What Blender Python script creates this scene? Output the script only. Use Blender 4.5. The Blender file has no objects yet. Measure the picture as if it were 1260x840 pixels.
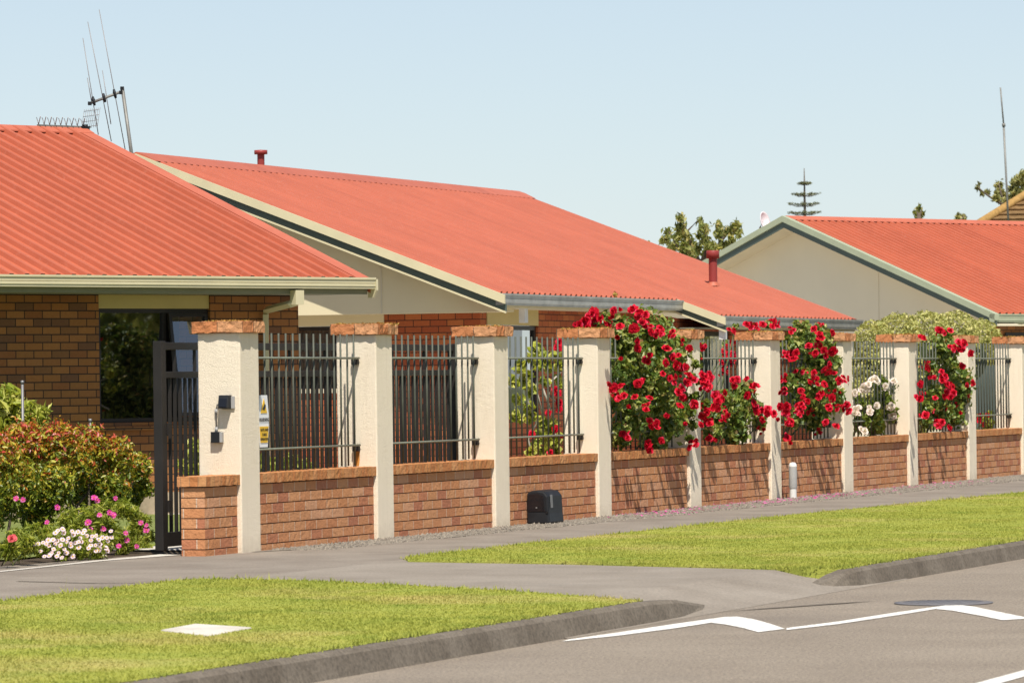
import bpy, math, random
import numpy as np
from mathutils import Vector, Matrix
random.seed(7)
RNG = np.random.default_rng(11)
C = bpy.context.scene.collection
scene = bpy.context.scene

# ------------------------------------------------------------------ camera model
FPX, PITCH, ROLL = 5400.0, 0.0089, 0.0126          # focal length in pixels of a 1260 px wide frame
CAM = Vector((0, 0, 1.4235))

def ray(px, py):
    a, b = px - 630, py - 420
    c, s = math.cos(ROLL), math.sin(ROLL)
    x, y = a * c - b * s, a * s + b * c
    dx, dz = x / FPX, -y / FPX
    c, s = math.cos(PITCH), math.sin(PITCH)
    return Vector((dx, c - dz * s, s + dz * c))

class Frame:
    """a level frame: x along a building or wall, y into the yard, z up"""
    def __init__(self, ox, oy, ang):
        self.o = Vector((ox, oy, 0)); self.a = ang
        self.ex = Vector((math.cos(ang), math.sin(ang), 0)); self.ey = Vector((-math.sin(ang), math.cos(ang), 0))
    def w(self, x, y, z=0): return self.o + self.ex * x + self.ey * y + Vector((0, 0, z))
    def loc(self, p): d = p - self.o; return Vector((d.dot(self.ex), d.dot(self.ey), p.z))
    def hit(self, px, py, x=None, y=None, z=None):
        r = ray(px, py)
        if y is not None: k = ((self.o - CAM).dot(self.ey) + y) / r.dot(self.ey)
        elif x is not None: k = ((self.o - CAM).dot(self.ex) + x) / r.dot(self.ex)
        else: k = (z - CAM.z) / r.z
        return self.loc(CAM + r * k)

WF = Frame(-2.2954, 37.0071, math.pi / 2 - 0.36)     # the fence: x along it, y behind it
HA = Frame(-1.60, 49.5, math.radians(43))            # near house, origin at the eave corner
HC = Frame(8.75, 80.3, math.radians(43))             # far house, origin at the eave corner
WORLD = Frame(0, 0, 0)
def atY(px, py, Y): r = ray(px, py); return CAM + r * (Y / r.y)

# ------------------------------------------------------------------ things and parts
OFF = {}
def props(o, label=None, cat=None, group=None, kind=None):
    if label: o['label'] = label
    if cat: o['category'] = cat
    if group: o['group'] = group
    if kind: o['kind'] = kind
    return o
def thing(name, label, cat, frame, p, group=None):
    o = bpy.data.objects.new(name, None); C.objects.link(o)
    p = Vector(p); o.location = frame.w(*p); o.rotation_euler = (0, 0, frame.a)
    o.empty_display_size = 0.2
    OFF[o.name] = p
    return props(o, label, cat, group)
def off(parent):
    while parent is not None:
        if parent.name in OFF: return OFF[parent.name]
        parent = parent.parent
    return Vector((0, 0, 0))
def link(name, me, parent):
    o = bpy.data.objects.new(name, me); C.objects.link(o)
    if parent is not None: o.parent = parent
    return o
def dup(root, loc=None, label=None):
    r = root.copy(); C.objects.link(r)
    if loc is not None: r.location = loc
    if label: r['label'] = label
    if root.name in OFF: OFF[r.name] = OFF[root.name]
    for ch in root.children:
        c = ch.copy(); C.objects.link(c); c.parent = r
        for g in ch.children:
            d = g.copy(); C.objects.link(d); d.parent = c
    return r

class MB:
    def __init__(s): s.v = []; s.f = []; s.uv = []; s.m = []; s.sm = []
    def face(s, pts, m=0, uv=None, smooth=False):
        pts = [Vector(p) for p in pts]
        i = len(s.v); s.v += pts; s.f.append(list(range(i, i + len(pts)))); s.m.append(m); s.sm.append(smooth)
        if uv is None:
            n = Vector((0, 0, 0))
            for k in range(len(pts)):
                a, b = pts[k], pts[(k + 1) % len(pts)]
                n += Vector(((a.y - b.y) * (a.z + b.z), (a.z - b.z) * (a.x + b.x), (a.x - b.x) * (a.y + b.y)))
            if n.length > 0: n.normalize()
            if abs(n.z) > 0.75: uv = [(p.x, p.y) for p in pts]
            else:
                t = Vector((-n.y, n.x, 0)); t.normalize()
                uv = [(p.dot(t), p.z) for p in pts]
        s.uv += [tuple(q) for q in uv]
        return s
    def box(s, x0, x1, y0, y1, z0, z1, m=0):
        p = [(x0, y0, z0), (x1, y0, z0), (x1, y1, z0), (x0, y1, z0), (x0, y0, z1), (x1, y0, z1), (x1, y1, z1), (x0, y1, z1)]
        for q in ((0, 3, 2, 1), (4, 5, 6, 7), (0, 1, 5, 4), (1, 2, 6, 5), (2, 3, 7, 6), (3, 0, 4, 7)): s.face([p[k] for k in q], m)
        return s
    def prism(s, poly, axis, a, b, m=0):
        """poly: counter-clockwise list of the two other coordinates, extruded along axis from a to b"""
        def P(q, h):
            return {'x': (h, q[0], q[1]), 'y': (q[0], h, q[1]), 'z': (q[0], q[1], h)}[axis]
        A = [P(q, a) for q in poly]; B = [P(q, b) for q in poly]
        flip = axis == 'y'
        fa, fb = A[::-1], B
        if flip: fa, fb = A, B[::-1]
        s.face(fa, m); s.face(fb, m)
        for k in range(len(poly)):
            l = (k + 1) % len(poly)
            q = [A[k], A[l], B[l], B[k]]
            s.face(q[::-1] if flip else q, m)
        return s
    def tube(s, pts, r, n=8, m=0, caps=True, smooth=True):
        pts = [Vector(p) for p in pts]; rs = r if isinstance(r, (list, tuple)) else [r] * len(pts)
        rings = []
        for i, p in enumerate(pts):
            d = (pts[min(i + 1, len(pts) - 1)] - pts[max(i - 1, 0)]).normalized()
            up = Vector((0, 0, 1)) if abs(d.z) < .9 else Vector((1, 0, 0))
            a = d.cross(up).normalized(); b = a.cross(d)
            rings.append([p + (a * math.cos(2 * math.pi * k / n) + b * math.sin(2 * math.pi * k / n)) * rs[i] for k in range(n)])
        for i in range(len(rings) - 1):
            for k in range(n):
                l = (k + 1) % n
                s.face([rings[i][k], rings[i + 1][k], rings[i + 1][l], rings[i][l]], m, smooth=smooth)
        if caps: s.face(rings[0], m); s.face(rings[-1][::-1], m)
        return s
    def lathe(s, c, prof, n=16, m=0):
        c = Vector(c)
        for i in range(len(prof) - 1):
            (r0, z0), (r1, z1) = prof[i], prof[i + 1]
            for k in range(n):
                a, b = 2 * math.pi * k / n, 2 * math.pi * (k + 1) / n
                q = [c + Vector((r0 * math.cos(a), r0 * math.sin(a), z0)), c + Vector((r0 * math.cos(b), r0 * math.sin(b), z0)),
                     c + Vector((r1 * math.cos(b), r1 * math.sin(b), z1)), c + Vector((r1 * math.cos(a), r1 * math.sin(a), z1))]
                if r1 < 1e-6: q = q[:3]
                elif r0 < 1e-6: q = [q[0], q[2], q[3]]
                s.face(q, m, smooth=True)
        return s
    def build(s, name, mats, parent=None, bevel=0, merge=False):
        me = bpy.data.meshes.new(name)
        o = off(parent)
        me.from_pydata([tuple(p - o) for p in s.v], [], s.f)
        u = me.uv_layers.new(name='UVMap')
        u.data.foreach_set('uv', np.array(s.uv, dtype=np.float32).ravel())
        me.polygons.foreach_set('material_index', s.m)
        me.polygons.foreach_set('use_smooth', s.sm)
        for mm in (mats if isinstance(mats, (list, tuple)) else [mats]): me.materials.append(mm)
        if merge or bevel or any(s.sm):
            import bmesh
            bm = bmesh.new(); bm.from_mesh(me)
            bmesh.ops.remove_doubles(bm, verts=bm.verts, dist=1e-5)
            bm.to_mesh(me); bm.free()
        me.update()
        ob = link(name, me, parent)
        if bevel:
            b = ob.modifiers.new('Bevel', 'BEVEL'); b.width = bevel; b.segments = 2; b.limit_method = 'ANGLE'; b.angle_limit = math.radians(50)
        return ob

# ------------------------------------------------------------------ materials
class NT:
    def __init__(s, name):
        s.mat = bpy.data.materials.new(name); s.mat.use_nodes = True
        s.t = s.mat.node_tree; s.t.nodes.clear()
        s.out = s.t.nodes.new('ShaderNodeOutputMaterial')
    def n(s, typ, ins=None, **kw):
        nd = s.t.nodes.new(typ)
        for k, v in kw.items(): setattr(nd, k, v)
        for k, v in (ins or {}).items():
            if isinstance(v, bpy.types.NodeSocket): s.t.links.new(v, nd.inputs[k])
            else: nd.inputs[k].default_value = v
        return nd
    def math(s, op, a, b=None, c=None, clamp=False):
        ins = {0: a}
        if b is not None: ins[1] = b
        if c is not None: ins[2] = c
        nd = s.n('ShaderNodeMath', ins, operation=op); nd.use_clamp = clamp
        return nd.outputs[0]
    def ramp(s, fac, stops, interp='LINEAR'):
        nd = s.n('ShaderNodeValToRGB', {0: fac}); cr = nd.color_ramp; cr.interpolation = interp
        while len(cr.elements) < len(stops): cr.elements.new(0.5)
        for e, (p, c) in zip(cr.elements, stops): e.position = p; e.color = tuple(c) + (1,) if len(c) == 3 else c
        return nd.outputs[0]
    def mix(s, fac, a, b, blend='MIX'):
        nd = s.n('ShaderNodeMix', data_type='RGBA', blend_type=blend)
        for k, v in ((0, fac), (6, a), (7, b)):
            if isinstance(v, bpy.types.NodeSocket): s.t.links.new(v, nd.inputs[k])
            else: nd.inputs[k].default_value = v if k == 0 else (tuple(v) + (1,) if len(v) == 3 else v)
        return nd.outputs[2]
    def noise(s, scale, detail=4, rough=.55, vec=None, dim='3D'):
        ins = {'Scale': scale, 'Detail': detail, 'Roughness': rough}
        if vec is not None: ins['Vector'] = vec
        return s.n('ShaderNodeTexNoise', ins, noise_dimensions=dim).outputs[0]
    def coord(s, which='Object'): return s.n('ShaderNodeTexCoord').outputs[which]
    def geopos(s): return s.n('ShaderNodeNewGeometry').outputs['Position']
    def bump(s, h, strength=.5, dist=.01, normal=None):
        ins = {'Height': h, 'Strength': strength, 'Distance': dist}
        if normal is not None: ins['Normal'] = normal
        return s.n('ShaderNodeBump', ins).outputs[0]
    def bsdf(s, col, rough=.8, spec=.3, metal=0, normal=None, **extra):
        ins = {'Roughness': rough, 'Specular IOR Level': spec, 'Metallic': metal}
        ins['Base Color'] = col if isinstance(col, bpy.types.NodeSocket) else tuple(col) + (1,)
        if normal is not None: ins['Normal'] = normal
        ins.update(extra)
        b = s.n('ShaderNodeBsdfPrincipled', ins)
        s.t.links.new(b.outputs[0], s.out.inputs[0]); return b

def mat_plain(name, col, rough=.6, spec=.3, metal=0, var=.12, scale=3.0, bump=0, bscale=60, bdist=.004):
    t = NT(name); p = t.geopos()
    n = t.noise(scale, 5, .6, p)
    lo = tuple(c * (1 - var) for c in col); hi = tuple(min(1, c * (1 + var)) for c in col)
    c = t.ramp(n, [(.3, lo), (.7, hi)])
    nm = t.bump(t.noise(bscale, 3, .6, p), bump, bdist) if bump else None
    t.bsdf(c, rough, spec, metal, nm); return t.mat

def mat_brick(name, cols, mortar, L=.24, H=.086, mu=.010, mv=.010, v0=0.0, rough=.85, face=.5, vmort=True, stag=.5, jit=0.0):
    t = NT(name); uv = t.coord('UV'); sp = t.n('ShaderNodeSeparateXYZ', {0: uv})
    u, v = sp.outputs[0], sp.outputs[1]
    vr = t.math('DIVIDE', t.math('ADD', v, v0), H); row = t.math('FLOOR', vr); fv = t.math('SUBTRACT', vr, row)
    ur = t.math('ADD', t.math('DIVIDE', u, L), t.math('MULTIPLY', t.math('MODULO', t.math('ABSOLUTE', row), 2.0), stag))
    col = t.math('FLOOR', ur); fu = t.math('SUBTRACT', ur, col)
    rnd = t.n('ShaderNodeTexWhiteNoise', {0: t.n('ShaderNodeCombineXYZ', {0: col, 1: row, 2: 3.7}).outputs[0]}, noise_dimensions='3D')
    k = len(cols); base = t.ramp(rnd.outputs[0], [((i + .0) / k, c) for i, c in enumerate(cols)], 'CONSTANT')
    p = t.geopos()
    n1 = t.noise(28, 5, .65, p); n2 = t.noise(3.0, 3, .5, p)
    base = t.mix(t.math('MULTIPLY', n1, .55), base, t.mix(1.0, base, (.45, .42, .40), 'MULTIPLY'))
    base = t.mix(t.math('MULTIPLY_ADD', n2, .5, -.15, clamp=True), base, t.mix(1.0, base, (1.35, 1.25, 1.15), 'MULTIPLY'))
    mk = t.math('LESS_THAN', fu, mu / L)
    if vmort: mk = t.math('MAXIMUM', mk, t.math('LESS_THAN', fv, mv / H))
    c = t.mix(mk, base, mortar)
    rough_n = t.math('MULTIPLY', t.noise(22, 4, .7, p), face)
    h = t.math('MULTIPLY_ADD', mk, -1.0, rough_n)
    t.bsdf(c, rough, .2, 0, t.bump(h, .9, .012)); return t.mat

def mat_leaf(name, stops, trans=.35, rough=.5, spec=.35):
    t = NT(name)
    a = t.n('ShaderNodeAttribute', attribute_name='tint').outputs['Fac']
    c = t.ramp(a, stops)
    b = t.bsdf(c, rough, spec)
    if trans > 0:
        tr = t.n('ShaderNodeBsdfTranslucent', {0: t.mix(1.0, c, (1.25, 1.2, .7), 'MULTIPLY')})
        m = t.n('ShaderNodeMixShader', {0: trans, 1: b.outputs[0], 2: tr.outputs[0]})
        t.t.links.new(m.outputs[0], t.out.inputs[0])
    return t.mat

def mat_ground(name, c0, c1, patch=None, scale=.6, grain=90, bump=.35, rough=.9, bdist=.006, speck=.25):
    t = NT(name); p = t.geopos()
    c = t.ramp(t.noise(scale, 6, .6, p), [(.32, c0), (.68, c1)])
    g = t.noise(grain, 2, .7, p)
    c = t.mix(t.math('MULTIPLY', t.math('MULTIPLY_ADD', g, 3.0, -1.0, clamp=True), speck), c, t.mix(1.0, c, (1.7, 1.65, 1.55), 'MULTIPLY'))
    g3 = t.noise(grain * .6, 2, .7, t.n('ShaderNodeVectorMath', {0: p, 1: (13.1, 4.2, 0)}, operation='ADD').outputs[0])
    c = t.mix(t.math('MULTIPLY', t.math('MULTIPLY_ADD', g3, 3.0, -1.2, clamp=True), speck * 1.4), c, t.mix(1.0, c, (.45, .45, .46), 'MULTIPLY'))
    if patch:
        k = t.math('MULTIPLY_ADD', t.noise(patch[1], 4, .55, p), 6.0, -patch[2] * 6, clamp=True)
        c = t.mix(t.math('MULTIPLY', k, patch[3]), c, patch[0])
    t.bsdf(c, rough, .2, 0, t.bump(g, bump, bdist)); return t.mat

M = {}
M['stucco'] = (lambda t: (lambda p: (t.bsdf(t.mix(t.math('MULTIPLY', t.math('MULTIPLY_ADD', t.n('ShaderNodeSeparateXYZ', {0: p}).outputs[2], -4.5, t.math('MULTIPLY_ADD', t.noise(9, 5, .7, p), 1.6, -.15), clamp=True), .55),
        t.mix(t.math('MULTIPLY', t.math('MULTIPLY_ADD', t.noise(7, 4, .6, t.n('ShaderNodeMapping', {0: p, 3: (1.6, 1.6, .08)}).outputs[0]), 3.4, -1.95, clamp=True), .5), t.mix(t.math('MULTIPLY_ADD', t.noise(5, 5, .6, t.n('ShaderNodeMapping', {0: p, 3: (1, 1, .35)}).outputs[0]), 2.2, -1.0, clamp=True), (.83, .725, .56), (.75, .645, .485)), (.58, .48, .35)), (.50, .41, .30)),
        .92, .15, 0, t.bump(t.math('ADD', t.noise(110, 5, .8, p), t.math('MULTIPLY', t.noise(30, 3, .6, p), .45)), .8, .012)), t.mat)[1])(t.geopos()))(NT('cream_stucco'))
BR = [(.57, .26, .12), (.60, .295, .14), (.53, .23, .105), (.58, .275, .125), (.50, .205, .105), (.61, .32, .175), (.56, .25, .11), (.59, .285, .135), (.46, .185, .10)]
M['fence_brick'] = mat_brick('fence_brick', BR, (.58, .42, .30), v0=.027, mu=.010, vmort=False, face=1.3)
M['coping'] = mat_brick('coping_brick', [(.56, .25, .09), (.60, .30, .125), (.52, .21, .075), (.58, .27, .11)], (.34, .19, .10), L=.078, H=4.0, mu=.006, vmort=False, face=1.3)
M['cap'] = mat_brick('cap_brick', [(.58, .25, .10), (.62, .31, .15), (.53, .21, .085), (.60, .35, .20)], (.13, .08, .05), L=.236, H=4.0, mu=.007, vmort=False, face=1.6, stag=0)
M['mortar'] = mat_plain('raked_mortar', (.09, .06, .045), .95, .1)
M['house_brick'] = mat_brick('house_brick', [(.34, .145, .052), (.38, .165, .06), (.30, .12, .045), (.36, .15, .05), (.20, .095, .05), (.33, .145, .05), (.38, .165, .055), (.35, .15, .05), (.26, .12, .05)], (.045, .03, .022), mu=.012, mv=.012, face=.5)
M['house_brick_red'] = mat_brick('house_brick_red', [(.40, .115, .045), (.46, .15, .055), (.37, .10, .04), (.43, .13, .05), (.35, .09, .038)], (.06, .03, .022), mu=.011, mv=.011, face=.5)
def mat_roof(name, col, pitch=.205, rib_shade_k=.3):
    t = NT(name); p = t.geopos(); uv = t.coord('UV')
    c = t.ramp(t.noise(2.2, 6, .65, p), [(.28, tuple(x * .92 for x in col)), (.72, tuple(x * 1.08 for x in col))])
    # weather streaks run down the slope, each sheet has its own fading
    st = t.noise(1.0, 4, .6, t.n('ShaderNodeMapping', {0: uv, 3: (2.2, .22, 1)}).outputs[0])
    c = t.mix(t.math('MULTIPLY_ADD', st, 2.4, -1.05, clamp=True), c, t.mix(1.0, c, (.84, .80, .80), 'MULTIPLY'))
    u = t.n('ShaderNodeSeparateXYZ', {0: uv}).outputs[0]
    rn = t.n('ShaderNodeTexWhiteNoise', {1: t.math('FLOOR', t.math('DIVIDE', u, pitch * 4))}, noise_dimensions='1D').outputs[0]
    c = t.mix(rn, c, t.mix(1.0, c, (1.07, 1.09, 1.1), 'MULTIPLY'))
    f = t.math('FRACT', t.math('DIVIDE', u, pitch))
    rib_shade = t.math('LESS_THAN', t.math('ABSOLUTE', t.math('SUBTRACT', f, .5)), .14)  # shade along the ribs, painted into the colour as dark lines
    c = t.mix(t.math('MULTIPLY', rib_shade, rib_shade_k), c, t.mix(1.0, c, (.66, .60, .60), 'MULTIPLY'))
    c = t.mix(t.math('MULTIPLY_ADD', t.noise(14, 4, .7, p), 1.4, -.78, clamp=True), c, (.50, .22, .15))
    t.bsdf(c, .55, .3); return t.mat
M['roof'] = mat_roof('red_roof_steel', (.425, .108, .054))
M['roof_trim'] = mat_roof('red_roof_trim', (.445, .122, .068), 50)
M['roof_b'] = mat_roof('red_roof_weathered_rib_shade', (.415, .107, .056), .205, .55)  # stronger painted rib shade than on the other roofs
M['flue_red'] = mat_plain('flue_red', (.27, .042, .036), .5)
M['cream_paint'] = mat_plain('cream_paint', (.56, .50, .315), .45, .4, var=.06)
M['cream_dull'] = mat_plain('cream_sheet', (.62, .545, .36), .7, .2, var=.04, scale=1.2)
M['lintel'] = mat_plain('lintel_yellow', (.50, .40, .17), .6, var=.04)
M['sage'] = mat_plain('sage_paint', (.34, .37, .25), .5, .3, var=.06)
M['dark_sage'] = mat_plain('dark_sage', (.075, .10, .085), .5, .3, var=.06)
M['pale_sheet'] = mat_plain('pale_sheet', (.66, .59, .44), .7, .2, var=.03, scale=1.0)
M['soffit'] = mat_plain('soffit_cream', (.55, .49, .36), .7, .2, var=.05)
M['soffit_dark'] = mat_plain('soffit_green_grey', (.20, .20, .14), .7, .2, var=.05)
M['gutter_grey'] = mat_plain('weathered_gutter', (.34, .34, .31), .38, .5, metal=.35, var=.25, scale=5)
M['fence_steel'] = mat_plain('sage_grey_steel', (.075, .08, .058), .55, .3, var=.2, scale=14)
M['fence_rail'] = mat_plain('sage_rail_steel', (.17, .18, .135), .5, .4, var=.2, scale=14)
M['rust'] = mat_plain('rusty_black_steel', (.035, .03, .026), .7, .3, var=.3, scale=20)
M['gate'] = mat_plain('bronze_gate_steel', (.021, .018, .016), .5, .3, var=.15, scale=6)
M['frame'] = mat_plain('dark_window_frame', (.018, .014, .012), .4, .4)
M['curtain'] = mat_plain('net_curtain', (.52, .52, .48), .9, .1, var=.08, scale=6)
M['curtain_grey'] = mat_plain('grey_curtain', (.30, .31, .29), .9, .1, var=.1, scale=6)
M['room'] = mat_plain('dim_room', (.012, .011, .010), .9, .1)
M['black'] = mat_plain('black_plastic', (.014, .015, .017), .5, .25, var=.3, scale=8)
M['black_gloss'] = mat_plain('black_lens', (.01, .01, .012), .15, .5)
M['grey_plastic'] = mat_plain('grey_plastic', (.33, .325, .31), .5, .3)
M['white_plastic'] = mat_plain('white_plastic', (.62, .61, .58), .5, .3)
M['sign_white'] = mat_plain('sign_white', (.78, .78, .78), .4, .4, var=.02)
M['sign_yellow'] = mat_plain('sign_yellow', (.78, .46, .01), .4, .4, var=.02)
M['sign_ink'] = mat_plain('sign_ink', (.02, .02, .02), .5, .3)
M['galv'] = mat_plain('galvanised', (.20, .195, .19), .5, .4, metal=.4, var=.15, scale=10)
M['mast'] = mat_plain('weathered_mast', (.21, .205, .185), .55, .3, metal=.3, var=.2, scale=8)
M['element'] = mat_plain('antenna_element', (.22, .20, .19), .5, .4, metal=.3)
M['dish'] = mat_plain('dish_white', (.70, .66, .66), .5)
M['timber'] = mat_plain('grey_timber', (.42, .36, .27), .9, .1, var=.25, scale=9)
M['bark'] = mat_plain('bark', (.12, .095, .07), .95, .1, var=.3, scale=12)
M['stem'] = mat_plain('rose_stem', (.085, .10, .04), .8, .2, var=.3, scale=10)
M['vine_stem'] = mat_plain('pale_vine_stem', (.40, .36, .29), .9, .1, var=.2, scale=10)
M['asphalt'] = mat_ground('footpath_asphalt', (.18, .15, .12), (.25, .215, .175), patch=((.15, .127, .10), .35, .55, .55), scale=1.3, grain=70, bump=.35, speck=.35)
M['drive'] = mat_ground('crossing_asphalt', (.205, .175, .14), (.27, .235, .193), patch=((.17, .15, .125), .8, .60, .6), scale=1.1, grain=70, bump=.35, speck=.35)
M['road'] = mat_ground('road_chipseal', (.215, .18, .142), (.265, .225, .178), patch=((.165, .14, .115), .28, .56, .6), scale=.8, grain=85, bump=.8, bdist=.012, speck=.75)
M['gravel'] = mat_ground('gravel', (.19, .165, .135), (.25, .22, .18), scale=2, grain=30, bump=1.0, bdist=.03, speck=.7)
M['grass_base'] = mat_ground('lawn_soil', (.20, .225, .045), (.34, .31, .09), scale=.9, grain=60, bump=.8, bdist=.02)
M['soil'] = mat_ground('garden_soil', (.055, .04, .028), (.10, .075, .05), scale=2, grain=40, bump=1.0, bdist=.03)
M['earth'] = mat_ground('earth', (.10, .12, .04), (.14, .14, .06), scale=.1, grain=5)
M['kerb'] = mat_ground('kerb_concrete', (.105, .087, .067), (.17, .145, .115), scale=2.5, grain=60, bump=.3, rough=.95, bdist=.008, speck=.5)
M['concrete'] = mat_ground('pale_concrete', (.46, .42, .36), (.58, .54, .47), scale=2, grain=50, bump=.4)
M['paint'] = mat_ground('road_paint', (.62, .60, .55), (.74, .72, .67), patch=((.34, .30, .24), 30, .54, .8), scale=3, grain=60, bump=.4, speck=.3)
M['iron'] = mat_ground('cast_iron', (.12, .115, .12), (.16, .153, .155), scale=4, grain=30, bump=.5, rough=.6)
M['cladbase'] = mat_plain('plaster_plinth', (.36, .29, .20), .95, .1, var=.2, scale=8, bump=.6)
M['tile'] = mat_plain('mossy_tile', (.19, .115, .05), .95, .1, var=.35, scale=5, bump=.6, bscale=20)
M['tile_ridge'] = mat_plain('lichen_ridge', (.33, .20, .07), .95, .1, var=.3, scale=6)
M['petal_red'] = mat_leaf('red_petal', [(0, (.20, .002, .010)), (.45, (.50, .004, .018)), (.8, (.66, .012, .042)), (1, (.74, .06, .13))], .2, .6, .15)
M['petal_white'] = mat_leaf('white_petal', [(0, (.66, .56, .47)), (.6, (.78, .72, .65)), (1, (.80, .62, .58))], .25, .6, .15)
M['petal_daisy'] = mat_leaf('daisy_petal', [(0, (.74, .56, .62)), (.6, (.80, .70, .72)), (1, (.78, .50, .62))], .2, .6, .15)
M['petal_pink'] = mat_leaf('magenta_petal', [(0, (.48, .02, .19)), (.6, (.65, .06, .34)), (1, (.72, .25, .48))], .2, .6, .15)
M['petal_coral'] = mat_leaf('coral_petal', [(0, (.60, .04, .07)), (1, (.72, .16, .16))], .2, .6, .15)
M['daisy_eye'] = mat_plain('daisy_eye', (.62, .36, .03), .8)
M['leaf_rose'] = mat_leaf('rose_leaf', [(0, (.045, .085, .014)), (.3, (.11, .17, .025)), (.6, (.24, .29, .05)), (.86, (.42, .40, .12)), (1, (.36, .17, .075))], .34, .42, .5)
M['leaf_white_rose'] = mat_leaf('white_rose_leaf', [(0, (.07, .11, .015)), (.6, (.17, .22, .03)), (1, (.30, .30, .06))], .35, .45)
M['leaf_hedge'] = mat_leaf('hedge_leaf', [(0, (.22, .25, .055)), (.5, (.42, .41, .12)), (.85, (.56, .52, .20)), (1, (.64, .58, .28))], .3, .45, .4)
M['leaf_photinia'] = mat_leaf('red_tipped_leaf', [(0, (.05, .085, .010)), (.3, (.15, .20, .018)), (.5, (.42, .40, .035)), (.66, (.52, .28, .028)), (.80, (.46, .065, .026)), (.93, (.55, .07, .05)), (1, (.66, .28, .24))], .3, .4, .5)
M['leaf_lime'] = mat_leaf('lime_leaf', [(0, (.18, .24, .022)), (.6, (.44, .46, .06)), (1, (.62, .58, .18))], .35, .45)
M['leaf_soft'] = mat_leaf('soft_green_leaf', [(0, (.15, .20, .024)), (.6, (.36, .42, .055)), (1, (.56, .54, .12))], .5, .5)
M['leaf_tree'] = mat_leaf('tree_leaf', [(0, (.11, .14, .035)), (.5, (.27, .30, .085)), (.85, (.46, .45, .16)), (1, (.58, .48, .19))], .5, .45)
M['leaf_pine'] = mat_leaf('pine_needles', [(0, (.11, .13, .07)), (1, (.24, .24, .11))], .15, .6)
M['leaf_olive'] = mat_leaf('olive_leaf', [(0, (.20, .21, .07)), (.6, (.36, .35, .12)), (1, (.50, .45, .18))], .35, .5)
M['moss'] = mat_leaf('dry_moss', [(0, (.22, .10, .03)), (.6, (.50, .28, .08)), (1, (.30, .30, .06))], .2, .9, .1)
def lawn_color(t, p):
    k = t.math('MULTIPLY_ADD', t.noise(.55, 5, .6, p), 4.2, -2.15, clamp=True)
    k2 = t.math('MULTIPLY_ADD', t.noise(1.9, 4, .6, p), 3.4, -1.5, clamp=True)
    c = t.mix(t.math('MULTIPLY', k2, .65), (.375, .385, .075), (.205, .275, .042))
    c = t.mix(t.math('MULTIPLY', k, .85), c, (.54, .44, .17))
    k3 = t.math('MULTIPLY_ADD', t.noise(.9, 3, .5, t.n('ShaderNodeVectorMath', {0: p, 1: (31, 7, 0)}, operation='ADD').outputs[0]), 9, -6.2, clamp=True)
    return t.mix(t.math('MULTIPLY', k3, .8), c, (.60, .49, .25))
def mat_grass():
    t = NT('grass_blade'); p = t.geopos()
    a = t.n('ShaderNodeAttribute', attribute_name='tint').outputs['Fac']
    c = lawn_color(t, p)
    c = t.mix(t.math('MULTIPLY', a, .30), c, t.mix(1.0, c, (1.35, 1.28, 1.4), 'MULTIPLY'))
    b = t.bsdf(c, .7, .15)
    tr = t.n('ShaderNodeBsdfTranslucent', {0: c})
    m = t.n('ShaderNodeMixShader', {0: .38, 1: b.outputs[0], 2: tr.outputs[0]})
    t.t.links.new(m.outputs[0], t.out.inputs[0]); return t.mat
def mat_lawn():
    t = NT('lawn_base'); p = t.geopos(); c = lawn_color(t, p)
    c = t.mix(t.math('MULTIPLY', t.noise(45, 4, .7, p), .5), c, t.mix(1.0, c, (.6, .62, .6), 'MULTIPLY'))
    t.bsdf(c, .9, .1, 0, t.bump(t.noise(55, 4, .7, p), .6, .02)); return t.mat
M['grass_base'] = mat_lawn()
M['grass'] = mat_grass()
def mat_glass():
    t = NT('window_glass')
    fr = t.n('ShaderNodeFresnel', {'IOR': 1.6})
    gl = t.n('ShaderNodeBsdfGlossy', {0: (.95, .97, 1, 1), 'Roughness': .02})
    tr = t.n('ShaderNodeBsdfTransparent', {0: (.62, .64, .62, 1)})
    f = t.math('MULTIPLY_ADD', fr.outputs[0], 1.3, .12, clamp=True)
    m = t.n('ShaderNodeMixShader', {0: f, 1: tr.outputs[0], 2: gl.outputs[0]})
    t.t.links.new(m.outputs[0], t.out.inputs[0]); return t.mat
M['glass'] = mat_glass()

# ------------------------------------------------------------------ foliage
def raw_mesh(name, V, Fq, tint, mat, parent, offset=True, k=4):
    me = bpy.data.meshes.new(name)
    V = np.asarray(V, dtype=np.float32)
    if offset: V = V - np.array(off(parent), dtype=np.float32)
    nf = len(Fq)
    me.vertices.add(len(V)); me.vertices.foreach_set('co', V.ravel())
    me.loops.add(nf * k); me.loops.foreach_set('vertex_index', np.asarray(Fq, dtype=np.int32).ravel())
    me.polygons.add(nf); me.polygons.foreach_set('loop_start', np.arange(0, nf * k, k, dtype=np.int32))
    a = me.attributes.new('tint', 'FLOAT', 'POINT'); a.data.foreach_set('value', np.asarray(tint, dtype=np.float32))
    me.materials.append(mat); me.update(); me.validate()
    return link(name, me, parent)

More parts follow.
